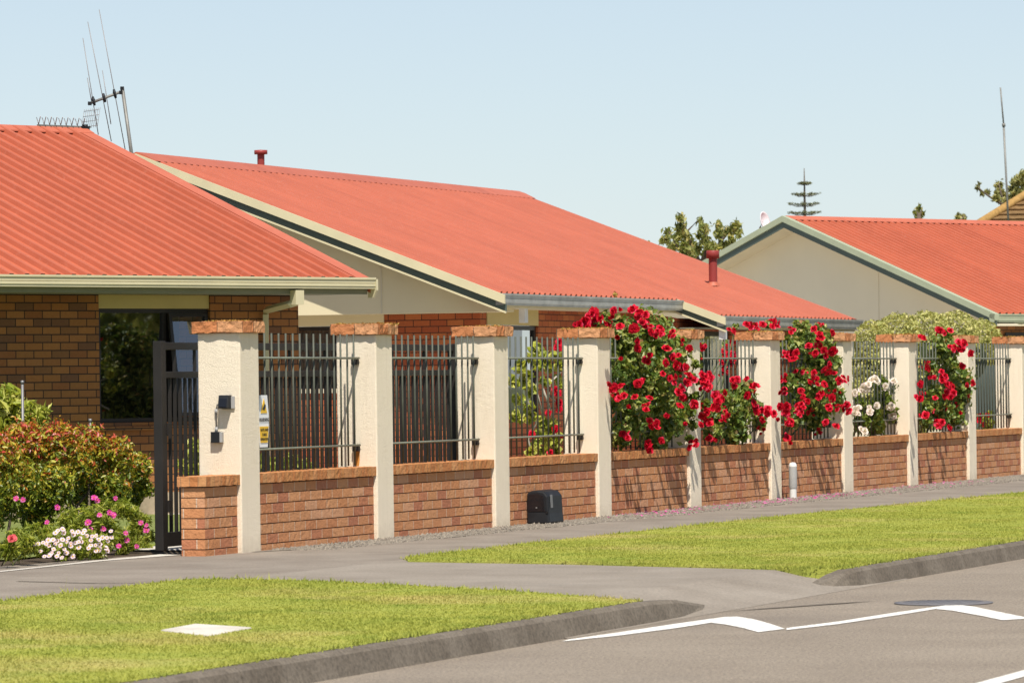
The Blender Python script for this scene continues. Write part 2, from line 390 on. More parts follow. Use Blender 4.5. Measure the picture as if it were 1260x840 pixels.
def unit(a): return a / np.maximum(1e-9, np.linalg.norm(a, axis=-1, keepdims=True))
def leaves(name, blobs, n, size, mat, parent, seed=0, out=.6, aspect=.5, shell=.55, tint_fn=None, droop=.2, fold=.25, noise=.18, up=.25):
    """blobs: (center, radius or (rx,ry,rz)); folded leaves spread through each blob's volume"""
    r = np.random.default_rng(seed)
    cen = np.array([list(b[0]) for b in blobs]); rad = np.array([[b[1]] * 3 if np.isscalar(b[1]) else list(b[1]) for b in blobs])
    w = (rad[:, 0] * rad[:, 2] + rad[:, 0] * rad[:, 1]) ; w = w / w.sum()
    idx = r.choice(len(blobs), n, p=w)
    d = unit(r.normal(size=(n, 3)))
    lump = 1 + noise * np.sin(d[:, 0] * 7 + idx * 1.7) * np.sin(d[:, 1] * 6 + idx) * np.sin(d[:, 2] * 8 + idx * .6) * 2
    rr = (1 - shell * r.random(n) ** 1.3) * lump
    P = cen[idx] + d * rad[idx] * rr[:, None]
    nrm = unit(d * out + r.normal(size=(n, 3)) * (1 - out) + np.array([0, -.1, up]))
    t = r.normal(size=(n, 3)) + np.array([0, 0, -droop * 3]); t = unit(t - nrm * (t * nrm).sum(1, keepdims=True)); b = np.cross(nrm, t)
    L = size * (0.6 + .8 * r.random(n)); W = L * aspect
    base = P - t * L[:, None] * .5; tip = P + t * L[:, None] * .5 - nrm * (L * .18)[:, None]
    le = P + b * (W * .5)[:, None] + nrm * (W * fold)[:, None]; ri = P - b * (W * .5)[:, None] + nrm * (W * fold)[:, None]
    V = np.stack([base, le, tip, ri], 1).reshape(-1, 3)
    k = np.arange(n)[:, None] * 4
    Fq = np.concatenate([k + np.array([[0, 2, 1]]), k + np.array([[0, 3, 2]])], 0)
    tv = r.random(n) if tint_fn is None else tint_fn(P, r, d)
    return raw_mesh(name, V, Fq, np.repeat(tv, 4), mat, parent, k=3)

def bloom_mesh(name, mat, R, seed, rings=((.95, 6, .25), (.75, 5, .65), (.5, 4, 1.0), (.28, 3, 1.25))):
    """a rose: rings of cupped petals round the local z axis"""
    r = np.random.default_rng(seed); V = []; Fq = []; tint = []
    for (rad, cnt, lift) in rings:
        o = r.random() * 6
        for k in range(cnt):
            a = o + 2 * math.pi * k / cnt + r.normal() * .12; wd = 2.3 * math.pi / cnt * .55
            q = rad * R * (1 + r.normal() * .06); tv = min(1, max(0, .25 + .6 * rad * r.random() + .15 * r.random()))
            rows = []
            for (f, zz) in ((.12, 0), (.65, .30), (1.0, .55 + r.random() * .18)):
                row = []
                for e in (-1, 0, 1):
                    aa = a + e * wd * (1.0 if f > .3 else .5)
                    rr = q * f * (1 - .10 * abs(e)) * math.cos(lift * .55) 
                    row.append((rr * math.cos(aa), rr * math.sin(aa), R * (zz * lift * .8 - (.10 * abs(e) if f == 1 else 0))))
                rows.append(row)
            rows = [[tuple(np.array(q_) + r.normal(size=3) * R * .075) for q_ in row] for row in rows]
            i0 = len(V)
            for row in rows: V += row
            tint += [max(0, tv - .25 + r.normal() * .08)] * 3 + [tv] * 3 + [min(1, tv + .12)] * 3
            for a_ in range(2):
                for b_ in range(2):
                    i = i0 + a_ * 3 + b_
                    Fq.append((i, i + 1, i + 4, i + 3))
    me = bpy.data.meshes.new(name)
    me.from_pydata([tuple(map(float, v)) for v in V], [], Fq)
    a = me.attributes.new('tint', 'FLOAT', 'POINT'); a.data.foreach_set('value', np.array(tint, dtype=np.float32))
    me.materials.append(mat); me.polygons.foreach_set('use_smooth', [True] * len(Fq)); me.update()
    return me

def flat_flower(name, mat, eye, R, n=14, seed=0):
    r = np.random.default_rng(seed); V = []; Fq = []; mi = []; tint = []
    for k in range(n):
        a = 2 * math.pi * k / n + r.normal() * .05; w = math.pi / n * 1.05
        i = len(V); q = R * (.9 + .2 * r.random())
        V += [(.15 * q * math.cos(a), .15 * q * math.sin(a), 0), (.7 * q * math.cos(a - w), .7 * q * math.sin(a - w), .10 * R), (q * math.cos(a), q * math.sin(a), .05 * R), (.7 * q * math.cos(a + w), .7 * q * math.sin(a + w), .10 * R)]
        Fq.append((i, i + 1, i + 2, i + 3)); mi.append(0); tint += [r.random()] * 4
    i = len(V); m = 8
    for k in range(m): V.append((.30 * R * math.cos(2 * math.pi * k / m), .30 * R * math.sin(2 * math.pi * k / m), .12 * R))
    V.append((0, 0, .25 * R)); tint += [.5] * (m + 1)
    for k in range(m): Fq.append((i + k, i + (k + 1) % m, i + m)); mi.append(1)
    me = bpy.data.meshes.new(name); me.from_pydata([tuple(map(float, v)) for v in V], [], Fq)
    a = me.attributes.new('tint', 'FLOAT', 'POINT'); a.data.foreach_set('value', np.array(tint, dtype=np.float32))
    me.materials.append(mat); me.materials.append(eye); me.polygons.foreach_set('material_index', mi); me.update()
    return me

def put(me, name, parent, wp, direction, scale=1.0, spin=0):
    o = link(name, me, parent)
    q = Vector(direction).normalized().to_track_quat('Z', 'Y')
    mw = Matrix.Translation(wp) @ q.to_matrix().to_4x4() @ Matrix.Rotation(spin, 4, 'Z') @ Matrix.Diagonal((scale, scale, scale, 1))
    root = parent
    inv = (Matrix.Translation(root.location) @ Matrix.Rotation(root.rotation_euler.z, 4, 'Z')).inverted()
    o.matrix_local = inv @ mw
    return o

# ------------------------------------------------------------------ setting: ground, road, verge
def sheet(name, polys, mat, frame=WF, kind='structure'):
    mb = MB()
    for p in polys: mb.face([frame.w(*q) for q in p])
    o = mb.build(name, mat); o['kind'] = kind; return o
def wp(pts, z): return [(s, -t, z) for s, t in pts]
sheet('ground', [[(-900, -900, -.30), (900, -900, -.30), (900, 900, -.30), (-900, 900, -.30)]], M['earth'], WORLD)
sheet('road', [wp([(-80, 13.2), (160, 13.2), (160, 6.05), (-80, 6.05)], -.12)], M['road'])
sheet('far_pavement', [wp([(-80, 20), (160, 20), (160, 13.2), (-80, 13.2)], 0.0)], M['asphalt'])
sheet('garden_bed', [wp([(-14, -.32), (70, -.32), (70, -42), (-14, -42)], -.012)], M['soil'])
sheet('courtyard_paving', [wp([(.6, -.34), (70, -.34), (70, -42), (.6, -42)], .0)], M['concrete'])
sheet('footpath', [wp([(-60, 1.9), (-5.2, 1.95), (-.5, 1.95), (8, 2.2), (30, 3.3), (120, 3.3), (120, -.34), (-60, -.34)], 0.0)], M['asphalt'])
sheet('driveway', [wp([(-8.9, 5.55), (-1.5, 5.55), (-.5, 1.95), (-5.2, 1.95)], .0), wp([(-9.2, 6.25), (-1.6, 6.25), (-1.5, 5.55), (-8.9, 5.55)], 0.0)], M['drive'])
drv = bpy.data.objects['driveway']
for v in drv.data.vertices:
    l = WF.loc(v.co)
    if -l.y > 6: v.co.z = -.1185
# left entry beyond the gate track
sheet('entry_pavement', [wp([(-16, -.34), (-.35, -.34), (-.75, -.72), (-2.9, -.95), (-4.4, -1.0), (-16, -1.6)], .0)], M['asphalt'])
def gravel_strip():
    mb = MB(); r = random.Random(3); N = 90
    def edge(s): return (.42 + .018 * s) + .05 * math.sin(s * 2.1) + .03 * math.sin(s * 5.3 + 1)
    xs = [0.2 + 32 * k / N for k in range(N + 1)]
    for a, b in zip(xs, xs[1:]): mb.face([WF.w(a, .0, .004), WF.w(a, -edge(a) * min(1, (a - .1) / 1.2), .004), WF.w(b, -edge(b) * min(1, (b - .1) / 1.2), .004), WF.w(b, .0, .004)])
    o = mb.build('gravel_strip', M['gravel']); o['kind'] = 'structure'
    # loose stones
    n = 5200; s = .6 + 26 * RNG.random(n) ** 1.4; t = RNG.random(n) * (.50 + .02 * s); sz = .007 + .012 * RNG.random(n)
    V = []; Fq = []
    for i in range(n):
        c = np.array(WF.w(s[i], -t[i], .006)); a = RNG.random() * 6
        q = [c + sz[i] * np.array([math.cos(a + k * 2.1), math.sin(a + k * 2.1), -.3]) * (.7 + .6 * RNG.random()) for k in range(3)] + [c + np.array([0, 0, sz[i] * .8])]
        j = len(V); V += q; Fq += [(j, j + 1, j + 3), (j + 1, j + 2, j + 3), (j + 2, j, j + 3)]
    g = raw_mesh('gravel_stones', V, Fq, RNG.random(len(V)), M['gravel'], None, k=3); g['kind'] = 'stuff'
    g['label'] = 'small grey stones along the foot of the brick wall'
gravel_strip()
G1 = [(-4.75, 1.84), (-5.0, 1.72), (-8, 1.8), (-34, 1.9), (-34, 6.08), (-7.35, 6.08), (-6.9, 5.6), (-5.95, 4.4), (-4.95, 2.75)]
G2 = [(-1.05, 1.92), (2.9, 1.88), (9.96, 2.02), (17.3, 2.4), (26, 2.7), (60, 3.2), (60, 6.08), (-2.75, 6.08), (-2.87, 5.8), (-2.55, 5.1), (-1.96, 3.6), (-1.6, 2.15)]
for g, nm in ((G1, 'lawn_verge'), (G2, 'lawn_verge')):
    mb = MB(); pts = [WF.w(s, -t, 0) for s, t in g]
    if sum(pts[i].x * pts[(i + 1) % len(pts)].y - pts[(i + 1) % len(pts)].x * pts[i].y for i in range(len(pts))) < 0: pts = pts[::-1]
    mb.prism([(p.x, p.y) for p in pts], 'z', -.2, .012)
    mb.build(nm, M['grass_base'])['kind'] = 'structure'
def inpoly(P, poly):
    x, y = P[:, 0], P[:, 1]; r = np.zeros(len(P), bool); j = len(poly) - 1
    for i in range(len(poly)):
        xi, yi = poly[i]; xj, yj = poly[j]
        c = ((yi > y) != (yj > y)) & (x < (xj - xi) * (y - yi) / (yj - yi + 1e-12) + xi); r ^= c; j = i
    return r
def grass(poly, s0, s1, dens, seed, h=(.006, .016), fall=0.0):
    r = np.random.default_rng(seed)
    n = int((s1 - s0) * 4.6 * dens); P = np.stack([s0 + (s1 - s0) * r.random(n) ** (1 + fall), 1.6 + 4.6 * r.random(n)], 1)
    jit = P + r.normal(size=P.shape) * .025
    P = P[inpoly(jit, poly)]
    slab = inpoly(P, [(h.x, -h.y) for h in (WF.hit(x, y, z=.02) for x, y in [(198, 774), (255, 781), (310, 771), (240, 766.5)])])
    P = P[~slab]; n = len(P)
    ex, ey = np.array(WF.ex), np.array(WF.ey)
    B = np.array(WF.o) + P[:, :1] * ex - P[:, 1:] * ey; B[:, 2] = .010
    a = r.random(n) * 2 * math.pi
    H = h[0] + (h[1] - h[0]) * r.random(n) ** 2.0
    inner = np.ones(n, bool)
    for k in range(8): inner &= inpoly(P + .09 * np.array([math.cos(k * .785), math.sin(k * .785)]), poly)
    H[~inner] *= 1.0 + 2.2 * r.random((~inner).sum()) ** 2          # untrimmed fringe along the edges
    H[r.random(n) > .997] *= 2.6
    patch = .5 + .5 * np.sin(P[:, 0] * 1.9 + 1.3 * np.sin(P[:, 1] * 2.1)) * np.sin(P[:, 1] * 2.7 + P[:, 0])
    H *= .65 + .7 * patch
    W = .004 + .004 * r.random(n)
    d = np.stack([np.cos(a), np.sin(a), np.zeros(n)], 1); lean = r.normal(size=(n, 3)) * .55; lean[:, 2] = 1
    V = np.stack([B - d * W[:, None], B + d * W[:, None], B + lean * H[:, None]], 1).reshape(-1, 3)
    o = raw_mesh('grass_blades', V, np.arange(3 * n).reshape(-1, 3), np.repeat(r.random(n), 3), M['grass'], None, k=3)
    return o
g = grass(G1, -15.5, -4.5, 3800, 1); g['kind'] = 'stuff'; g['label'] = 'mown grass of the near verge round the concrete slab'
g = grass(G2, -3, 34, 2300, 2, fall=.5); g['kind'] = 'stuff'; g['label'] = 'mown grass of the far verge beside the footpath'

def kerb(name, secs):
    """secs: (s, t of the back edge, top z)"""
    mb = MB(); L = []
    for (a, ta, za), (b, tb, zb) in zip(secs, secs[1:]):
        n = max(1, round((b - a) / 2.4)) if b - a > 3 else 1
        for k in range(n):
            f0, f1 = k / n, (k + 1) / n; g = .004 if n > 1 else 0
            L.append(((a + (b - a) * f0 + g, ta + (tb - ta) * f0, za + (zb - za) * f0), (a + (b - a) * f1 - g, ta + (tb - ta) * f1, za + (zb - za) * f1)))
    def section(q):
        s, t, z = q; z = max(z, -.118)
        return [WF.w(s, -a, b) for a, b in ((t, -.2), (t, z), (t + .10, z), (t + .125, z - .02), (t + .165, -.125), (t + .165, -.2))]
    for p, q in L:
        A, B = section(p), section(q)
        for k in range(5): mb.face([A[k], A[k + 1], B[k + 1], B[k]][::-1])
        mb.face(A); mb.face(B[::-1])
    o = mb.build(name, M['kerb']); o['kind'] = 'structure'; return o
kerb('kerb', [(-50, 6.06, .012), (-9, 6.06, .012), (-7.5, 6.06, .012), (-6.9, 6.05, -.005), (-6.3, 6.0, -.06), (-5.6, 5.9, -.117)])
kerb('kerb', [(-3.6, 5.9, -.118), (-3.3, 5.95, -.09), (-3.0, 6.0, -.025), (-2.75, 6.04, .008), (-2.2, 6.06, .012), (90, 6.06, .012)])
# gate track threshold and edging
sheet('gate_track_threshold', [wp([(-16, -.98), (-3.7, -.42), (-1.6, -.5), (-.45, -.36), (-.35, -.60), (-1.6, -.60), (-3.7, -.49), (-16, -1.1)], .004)], M['concrete'])
sheet('pavement_joint', [wp([(-5.05, .45), (-5.3, 1.2), (-5.1, 1.86), (-5.07, 1.86), (-5.25, 1.2), (-5.0, .45)], .004)], M['kerb'])
# painted zigzag (road markings), each line its own sheet
def img_sheet(name, pix, z, mat):
    return sheet(name, [[tuple(WF.hit(x, y, z=z)) for x, y in pix]], mat)
ZW = -.116
img_sheet('zigzag_marking', [(691, 788.5), (760, 781.5), (830, 772.4), (875, 765.5), (879, 760), (830, 767), (760, 777.5), (700, 786)], ZW, M['paint'])
img_sheet('zigzag_marking', [(875, 765.6), (893, 767.6), (915, 772.2), (933, 777), (966, 773), (946, 766.2), (926, 760.8), (907, 758), (892, 758.4), (879.3, 760)], ZW, M['paint'])
img_sheet('zigzag_marking', [(967.5, 774.5), (1030, 767.3), (1100, 757), (1151, 748.6), (1157, 745), (1100, 753.2), (1030, 764.2), (968, 772)], ZW, M['paint'])
img_sheet('zigzag_marking', [(1151.6, 748.6), (1172, 750.6), (1205, 756.6), (1234, 762.3), (1268, 760), (1222, 750.6), (1200, 746), (1181, 743.6), (1168, 743.8), (1157.3, 745)], ZW, M['paint'])
sheet('centre_line_marking', [wp([(-12.6, 9.72), (-9.6, 9.72), (-9.6, 9.6), (-12.6, 9.6)], ZW)], M['paint'])
sheet('channel_joint', [[tuple(WF.hit(x, y, z=-.1155)) for x, y in [(893, 751.5), (960, 747.2), (1040, 741.6), (1080, 738.4), (1040, 740.6), (960, 746.0)]]], M['kerb'])
def manhole():
    c = WF.hit(1161, 742, z=-.12)
    t = thing('manhole_cover', 'round dark iron manhole cover set in the road beside the white zigzag', 'manhole', WF, c)
    mb = MB(); mb.lathe(c, [(.335, .004), (.335, .008), (.285, .010)], 28); mb.build('rim', M['iron'], t)
    mb = MB(); mb.lathe(c, [(.28, .004), (.278, .009), (0, .009)], 28)
    for i in range(-4, 5):
        w = math.sqrt(max(.0, .25 ** 2 - (i * .055) ** 2)); mb.box(c.x - w, c.x + w, c.y + i * .055 - .012, c.y + i * .055 + .012, c.z + .007, c.z + .0112)
    mb.build('lid', M['iron'], t)
manhole()
def slab():
    c = Vector((-10.45, -4.45, 0))
    t = thing('utility_cover', 'pale concrete utility cover lying flush in the near grass verge', 'utility cover', WF, c)
    pts = [WF.hit(x, y, z=.02) for x, y in [(198, 774), (255, 781), (310, 771), (240, 766.5)]]
    mb = MB(); q = [(p.x, p.y) for p in pts]
    if sum(q[i][0] * q[(i + 1) % 4][1] - q[(i + 1) % 4][0] * q[i][1] for i in range(4)) < 0: q = q[::-1]
    mb.prism(q, 'z', -.05, .02); mb.build('slab', M['concrete'], t, bevel=.008)
slab()
def petals():
    n = 520; V = []; Fq = []; r = np.random.default_rng(5)
    cl = [(9.6, .35, .5), (12.0, .3, .8), (13.6, .25, .5), (15.5, .3, .7), (17.4, .35, .8), (20, .3, .6), (22, .25, .5), (11, .3, .6), (16.4, .3, .5)]
    for i in range(n):
        s, t, w = cl[r.integers(len(cl))]
        a, b = s + r.normal() * w * 1.3, abs(t + r.normal() * .22)
        c = np.array(WF.w(a, -b - .03, .012)); q = .012 + .014 * r.random(); an = r.random() * 6
        j = len(V); V += [c + q * np.array([math.cos(an + k * math.pi / 2) * (1 if k % 2 else .7), math.sin(an + k * math.pi / 2), .5 * r.random()]) for k in range(4)]; Fq.append((j, j + 1, j + 2, j + 3))
    o = raw_mesh('fallen_petals', V, Fq, np.repeat(r.random(n) * .6 + .4, 4), M['petal_pink'], None); o['kind'] = 'stuff'
    o['label'] = 'pink fallen petals scattered below the red roses'
petals()

# ------------------------------------------------------------------ fence: pillars, low walls, railings
S, PW, PH = 3.009, .3925, 1.86
PIL = ['nearest cream rendered pillar, with two electrical boxes on its side',
       'cream rendered pillar with an orange rust stain below its lower bracket, right of the warning sign',
       'cream rendered pillar left of the black plastic box',
       'cream rendered pillar between the leafy vine panel and the largest red rose bush',
       'cream rendered pillar dappled by leaf shade at the right side of the largest red rose bush',
       'cream rendered pillar with red rose sprays standing above its brick cap',
       'cream rendered pillar right of the white tipped bollard, its cap brushed by red roses',
       'cream rendered pillar right of the white rose bush',
       'cream rendered pillar second from the right edge, its cap half hidden by red roses',
       'cream rendered pillar cut by the right edge of the photo']
def jitter_box(x0, x1, y0, y1, z0, z1, step, amp, seed):
    """a rock-faced block: gridded faces pushed about by noise"""
    from mathutils import noise as mn
    mb = MB()
    def D(p):
        q = Vector(p) * 22 + Vector((seed * 3.1, 0, 0)); k = mn.noise_vector(q)
        return Vector(p) + k * amp
    def grid(o, a, b):
        na = max(1, round(Vector(a).length / step)); nb = max(1, round(Vector(b).length / step))
        for i in range(na):
            for j in range(nb):
                P = [Vector(o) + Vector(a) * (x / na) + Vector(b) * (y / nb) for x, y in ((i, j), (i + 1, j), (i + 1, j + 1), (i, j + 1))]
                n = Vector(a).cross(Vector(b)).normalized(); t = Vector((-n.y, n.x, 0))
                uv = [((p - Vector((x0, y0, 0))).dot(t), p.z) if abs(n.z) < .5 else (p.x - x0, p.y - y0) for p in P]
                mb.face([D(p) for p in P], 0, uv)
    X, Y, Z = x1 - x0, y1 - y0, z1 - z0
    grid((x0, y0, z0), (X, 0, 0), (0, 0, Z)); grid((x1, y0, z0), (0, Y, 0), (0, 0, Z)); grid((x1, y1, z0), (-X, 0, 0), (0, 0, Z)); grid((x0, y1, z0), (0, -Y, 0), (0, 0, Z))
    grid((x0, y0, z1), (X, 0, 0), (0, Y, 0)); grid((x0, y1, z0), (X, 0, 0), (0, -Y, 0))
    return mb
for i in range(10):
    s = i * S
    t = thing('fence_pillar', PIL[i], 'pillar', WF, (s, 0, 0), 'cream pillars of the street fence')
    mb = MB(); mb.box(s, s + PW, 0, PW, -.05, PH - .002); mb.build('shaft', M['stucco'], t, bevel=.012)
    jitter_box(s - .04, s + PW + .04, -.04, PW + .04, PH, PH + .092, .03, .011, i).build('cap', M['cap'], t, merge=True)
    tops = []
    rr = random.Random(i)
    for k in range(9): tops.append((WF.w(s + rr.uniform(-.02, PW + .02), rr.uniform(-.03, PW + .02), PH + .094), (.07, .07, .013)))
    m = leaves('moss', [((WF.loc(c)), r) for c, r in tops], 420, .022, M['moss'], t, seed=60 + i, out=.2, up=.6)
    # leaves() works in whatever frame the blobs use: here the fence frame
WALL = ['nearest low brick wall panel, right of the pillar with the electrical boxes',
        'low brick wall panel with no rose shade, second panel from the gate', 'low brick wall panel behind the black plastic box',
        'low brick wall panel streaked with shade below the largest red rose bush', 'low brick wall panel with red roses and bars above it, left of the grey bollard',
        'low brick wall panel behind the grey bollard', 'low brick wall panel below the white rose bush',
        'low brick wall panel streaked with shade, second from the right edge', 'low brick wall panel nearest the right edge']
def wall_panel(s0, s1, label, y0=.04, stub=False):
    t = thing('brick_wall', label, 'low wall', WF, (s0, y0, 0), 'low brick walls between the pillars')
    mb = MB(); mb.box(s0 + .006, s1 - .006, y0 + .014, y0 + .20, -.05, .576); mb.build('mortar_core', M['mortar'], t)
    mb = MB()
    for k in range(7):
        z0 = -.027 + .086 * k; e = random.uniform(-.002, .002)
        mb.box(s0, s1, y0 + e, y0 + .214, max(z0, -.05), z0 + .0775)
    mb.build('brick_courses', M['fence_brick'], t)
    jitter_box(s0 - (.024 if stub else 0), s1, y0 - .028, y0 + .24, .578, .660, .04, .005, s0).build('coping', M['coping'], t, merge=True)
for i in range(9): wall_panel(i * S + PW + .001, (i + 1) * S - .001, WALL[i])
wall_panel(-.66, -.001, 'short brick wall stub left of the nearest pillar, beside the gate', stub=True)

def make_railing():
    t = thing('fence_railing', 'x', 'railing', WF, (PW, .2, 0), 'steel bar railings between the pillars')
    for z in (1.645, .857):
        mb = MB(); mb.tube([(PW + .01, .160, z), (S - .02, .160, z)], .010, 8); mb.build('rail', M['fence_rail'], t)
    n = 17
    bar = None
    for k in range(n):
        x = PW + .06 + k * (S - PW - .16) / (n - 1)
        if bar is None:
            mb = MB(); mb.tube([(x, .178, .672), (x, .178, 1.86)], .0095, 8); bar = mb.build('picket', M['fence_steel'], t); x0 = x
        else:
            c = bar.copy(); C.objects.link(c); c.parent = t; c.location = (x - x0, 0, 0)
    for z in (1.62, .835):
        mb = MB(); mb.box(S - .055, S - .002, .165, .225, z - .035, z + .03); mb.build('bracket', M['rust'], t, bevel=.004)
        mb = MB(); mb.box(PW + .002, PW + .04, .165, .225, z - .035, z + .03); mb.build('bracket', M['rust'], t, bevel=.004)
    return t
RL = ['steel bar railing with the yellow warning sign on it', 'steel bar railing before the parked gate end, right of the rust stained pillar', 'steel bar railing with a pale green vine behind it',
      'steel bar railing buried in the largest red rose bush', 'steel bar railing with a low red rose bush growing through it', 'steel bar railing hidden behind red roses above the grey bollard',
      'steel bar railing in front of the white rose bush', 'steel bar railing behind the red rose bush nearest the right edge', 'steel bar railing beside the right edge pillar, dark gap behind']
rail0 = make_railing(); rail0['label'] = RL[0]
for i in range(1, 9): dup(rail0, WF.w(PW + i * S, .2, 0), RL[i])

def mesh_text(name, body, size, mat, parent, mw, ext=.001):
    cu = bpy.data.curves.new(name, 'FONT'); cu.body = body; cu.size = size; cu.align_x = 'CENTER'; cu.align_y = 'CENTER'; cu.extrude = ext
    ob = bpy.data.objects.new(name, cu); me = bpy.data.meshes.new_from_object(ob); bpy.data.objects.remove(ob)
    me.name = name; me.materials.clear(); me.materials.append(mat)
    o = link(name, me, parent); o.matrix_local = mw; return o
def sign():
    l = WF.hit(318.6, 518, y=.16); r = WF.hit(330.6, 518, y=.16); top = WF.hit(324, 486, y=.16).z; bot = WF.hit(324, 550, y=.16).z
    s0, s1 = l.x - .01, r.x; c = (s0 + s1) / 2; w = (s1 - s0) / 2
    t = thing('warning_sign', 'white and yellow warning sign with a black and yellow triangle on the bars', 'sign', WF, (c, .16, (top + bot) / 2))
    h = (top - bot) / 2; zc = (top + bot) / 2
    pl = [(c - w * .72, bot), (c + w * .72, bot), (c + w, zc - .05), (c + w, zc + .05), (c + w * .72, top), (c - w * .72, top), (c - w, zc + .05), (c - w, zc - .05)]
    MB().prism(pl, 'y', .158, .164).build('board', M['sign_white'], t)
    MB().prism([(c - w * .62, zc + .07), (c + w * .62, zc + .07), (c, top - .03)], 'y', .154, .157).build('hazard_triangle', M['sign_yellow'], t)
    MB().prism([(c - .035, zc + .105), (c + .005, zc + .095), (c + .035, zc + .135), (c + .012, zc + .15)], 'y', .151, .1535).build('hand_symbol', M['sign_ink'], t)
    MB().prism([(c - w * .72, bot + .04), (c + w * .66, bot + .04), (c + w * .85, zc - .045), (c - w * .85, zc - .045)], 'y', .154, .157).build('yellow_panel', M['sign_yellow'], t)
    R = Matrix.Rotation(math.pi / 2, 4, 'X')
    def tx(s, z, size): mesh_text('lettering', s, size, M['sign_ink'], t, Matrix.Translation(Vector((c, .1525, z)) - OFF[t.name]) @ R)
    tx('WARNING', zc + .012, .044); tx('GATE AND', zc - .075, .034); tx('CABLE', zc - .115, .034); tx('OPERATION', zc - .155, .031)
sign()
def boxes():
    a = WF.hit(273.5, 486, x=0); b = WF.hit(289.5, 503, x=0)
    t = thing('sensor_box', 'black hooded sensor box mounted on the side of the nearest pillar', 'sensor', WF, (0, (a.y + b.y) / 2, b.z))
    y0, y1, z0, z1 = min(a.y, b.y), max(a.y, b.y), b.z, a.z
    MB().prism([(-.10, z0 + .01), (-.001, z0), (-.001, z1), (-.075, z1)], 'y', y0 + .03, y1).build('housing', M['black'], t, bevel=.004)
    MB().box(-.02, -.001, y0, y0 + .032, z0 + .004, z1 - .01).build('bracket', M['grey_plastic'], t, bevel=.003)
    MB().face([(-.1015, y0 + .04, z0 + .02), (-.1015, y1 - .01, z0 + .02), (-.085, y1 - .01, z1 - .03), (-.085, y0 + .04, z1 - .03)][::-1]).build('lens', M['black_gloss'], t)
    c = WF.hit(262, 531, x=0); d = WF.hit(275.5, 544.5, x=0)
    t2 = thing('junction_box', 'small black and grey square box below the sensor box on the nearest pillar', 'junction box', WF, (0, (c.y + d.y) / 2, d.z))
    y0, y1, z0, z1 = min(c.y, d.y), max(c.y, d.y), d.z, c.z
    MB().box(-.05, -.001, y0 + .022, y1, z0, z1).build('front', M['black'], t2, bevel=.004)
    MB().box(-.045, -.001, y0, y0 + .021, z0 + .003, z1 - .003).build('back', M['grey_plastic'], t2, bevel=.003)
    e = WF.hit(268.5, 500, x=0); f = WF.hit(267.5, 531, x=0)
    t3 = thing('conduit', 'thin pale conduit joining the two boxes on the nearest pillar', 'conduit', WF, (0, f.y, f.z))
    MB().tube([(-.02, e.y - .03, e.z + .02), (-.02, e.y, e.z + .015), (-.02, f.y, e.z - .03), (-.02, f.y, f.z)], .007, 8).build('pipe', M['galv'], t3)
    for z in (e.z - .04, f.z + .02): MB().tube([(-.02, f.y, z - .02), (-.02, f.y, z + .02)], .014, 8).build('coupling', M['grey_plastic'], t3)
boxes()
def rust_stain():
    a = WF.hit(441, 560, x=S)
    MBs = MB(); y = .2
    pts = [(y - .03, .80), (y + .03, .80), (y + .025, .72), (y + .01, .665), (y - .02, .665), (y - .028, .72)]
    MBs.face([(S - .0015, a_, b_) for a_, b_ in pts])
    p = [o for o in bpy.data.objects if o.name.startswith('fence_pillar')][1]
    MBs.build('rust_stain', mat_plain('rust_stain', (.50, .22, .05), .95, .1, var=.35, scale=12), p)
rust_stain()

# ------------------------------------------------------------------ sliding gate
def gate():
    y = .62
    e = WF.hit(193, 421, y=y); top = e.z; s0 = e.x; s1 = WF.hit(559, 430, y=y).x; bot = .06
    r2 = WF.hit(205, 457, y=y).z
    t = thing('sliding_gate', 'dark bronze sliding gate parked behind the railings beside the nearest pillar', 'gate', WF, (s0, y, 0))
    W = .055
    for x in (s0, s1 - .09): MB().box(x, x + .09, y - W / 2 - .012, y + W / 2 + .012, bot - .03, top + .01).build('end_post', M['gate'], t, bevel=.004)
    for z0, z1 in ((top - .062, top), (r2 - .055, r2), (bot, bot + .12)): MB().box(s0 + .091, s1 - .091, y - W / 2, y + W / 2, z0, z1).build('rail', M['gate'], t, bevel=.003)
    n = int((s1 - s0 - .2) / .102); bar = short = None
    for k in range(n):
        x = s0 + .13 + k * .102
        if bar is None: bar = MB().box(x, x + .022, y - .013, y + .013, bot + .121, r2 - .056).build('bar', M['gate'], t); xb = x
        else: c = bar.copy(); C.objects.link(c); c.parent = t; c.location = (x - xb, 0, 0)
    for k in range(0, n, 4):
        x = s0 + .33 + k * .102
        if x > s1 - .15: continue
        MB().box(x, x + .022, y - .012, y + .012, r2 + .001, top - .063).build('strut', M['gate'], t)
    for z in (1.0, .35): MB().box(s0 + .092, s0 + .16, y - .055, y - .029, z, z + .10).build('lug', M['gate'], t)
gate()

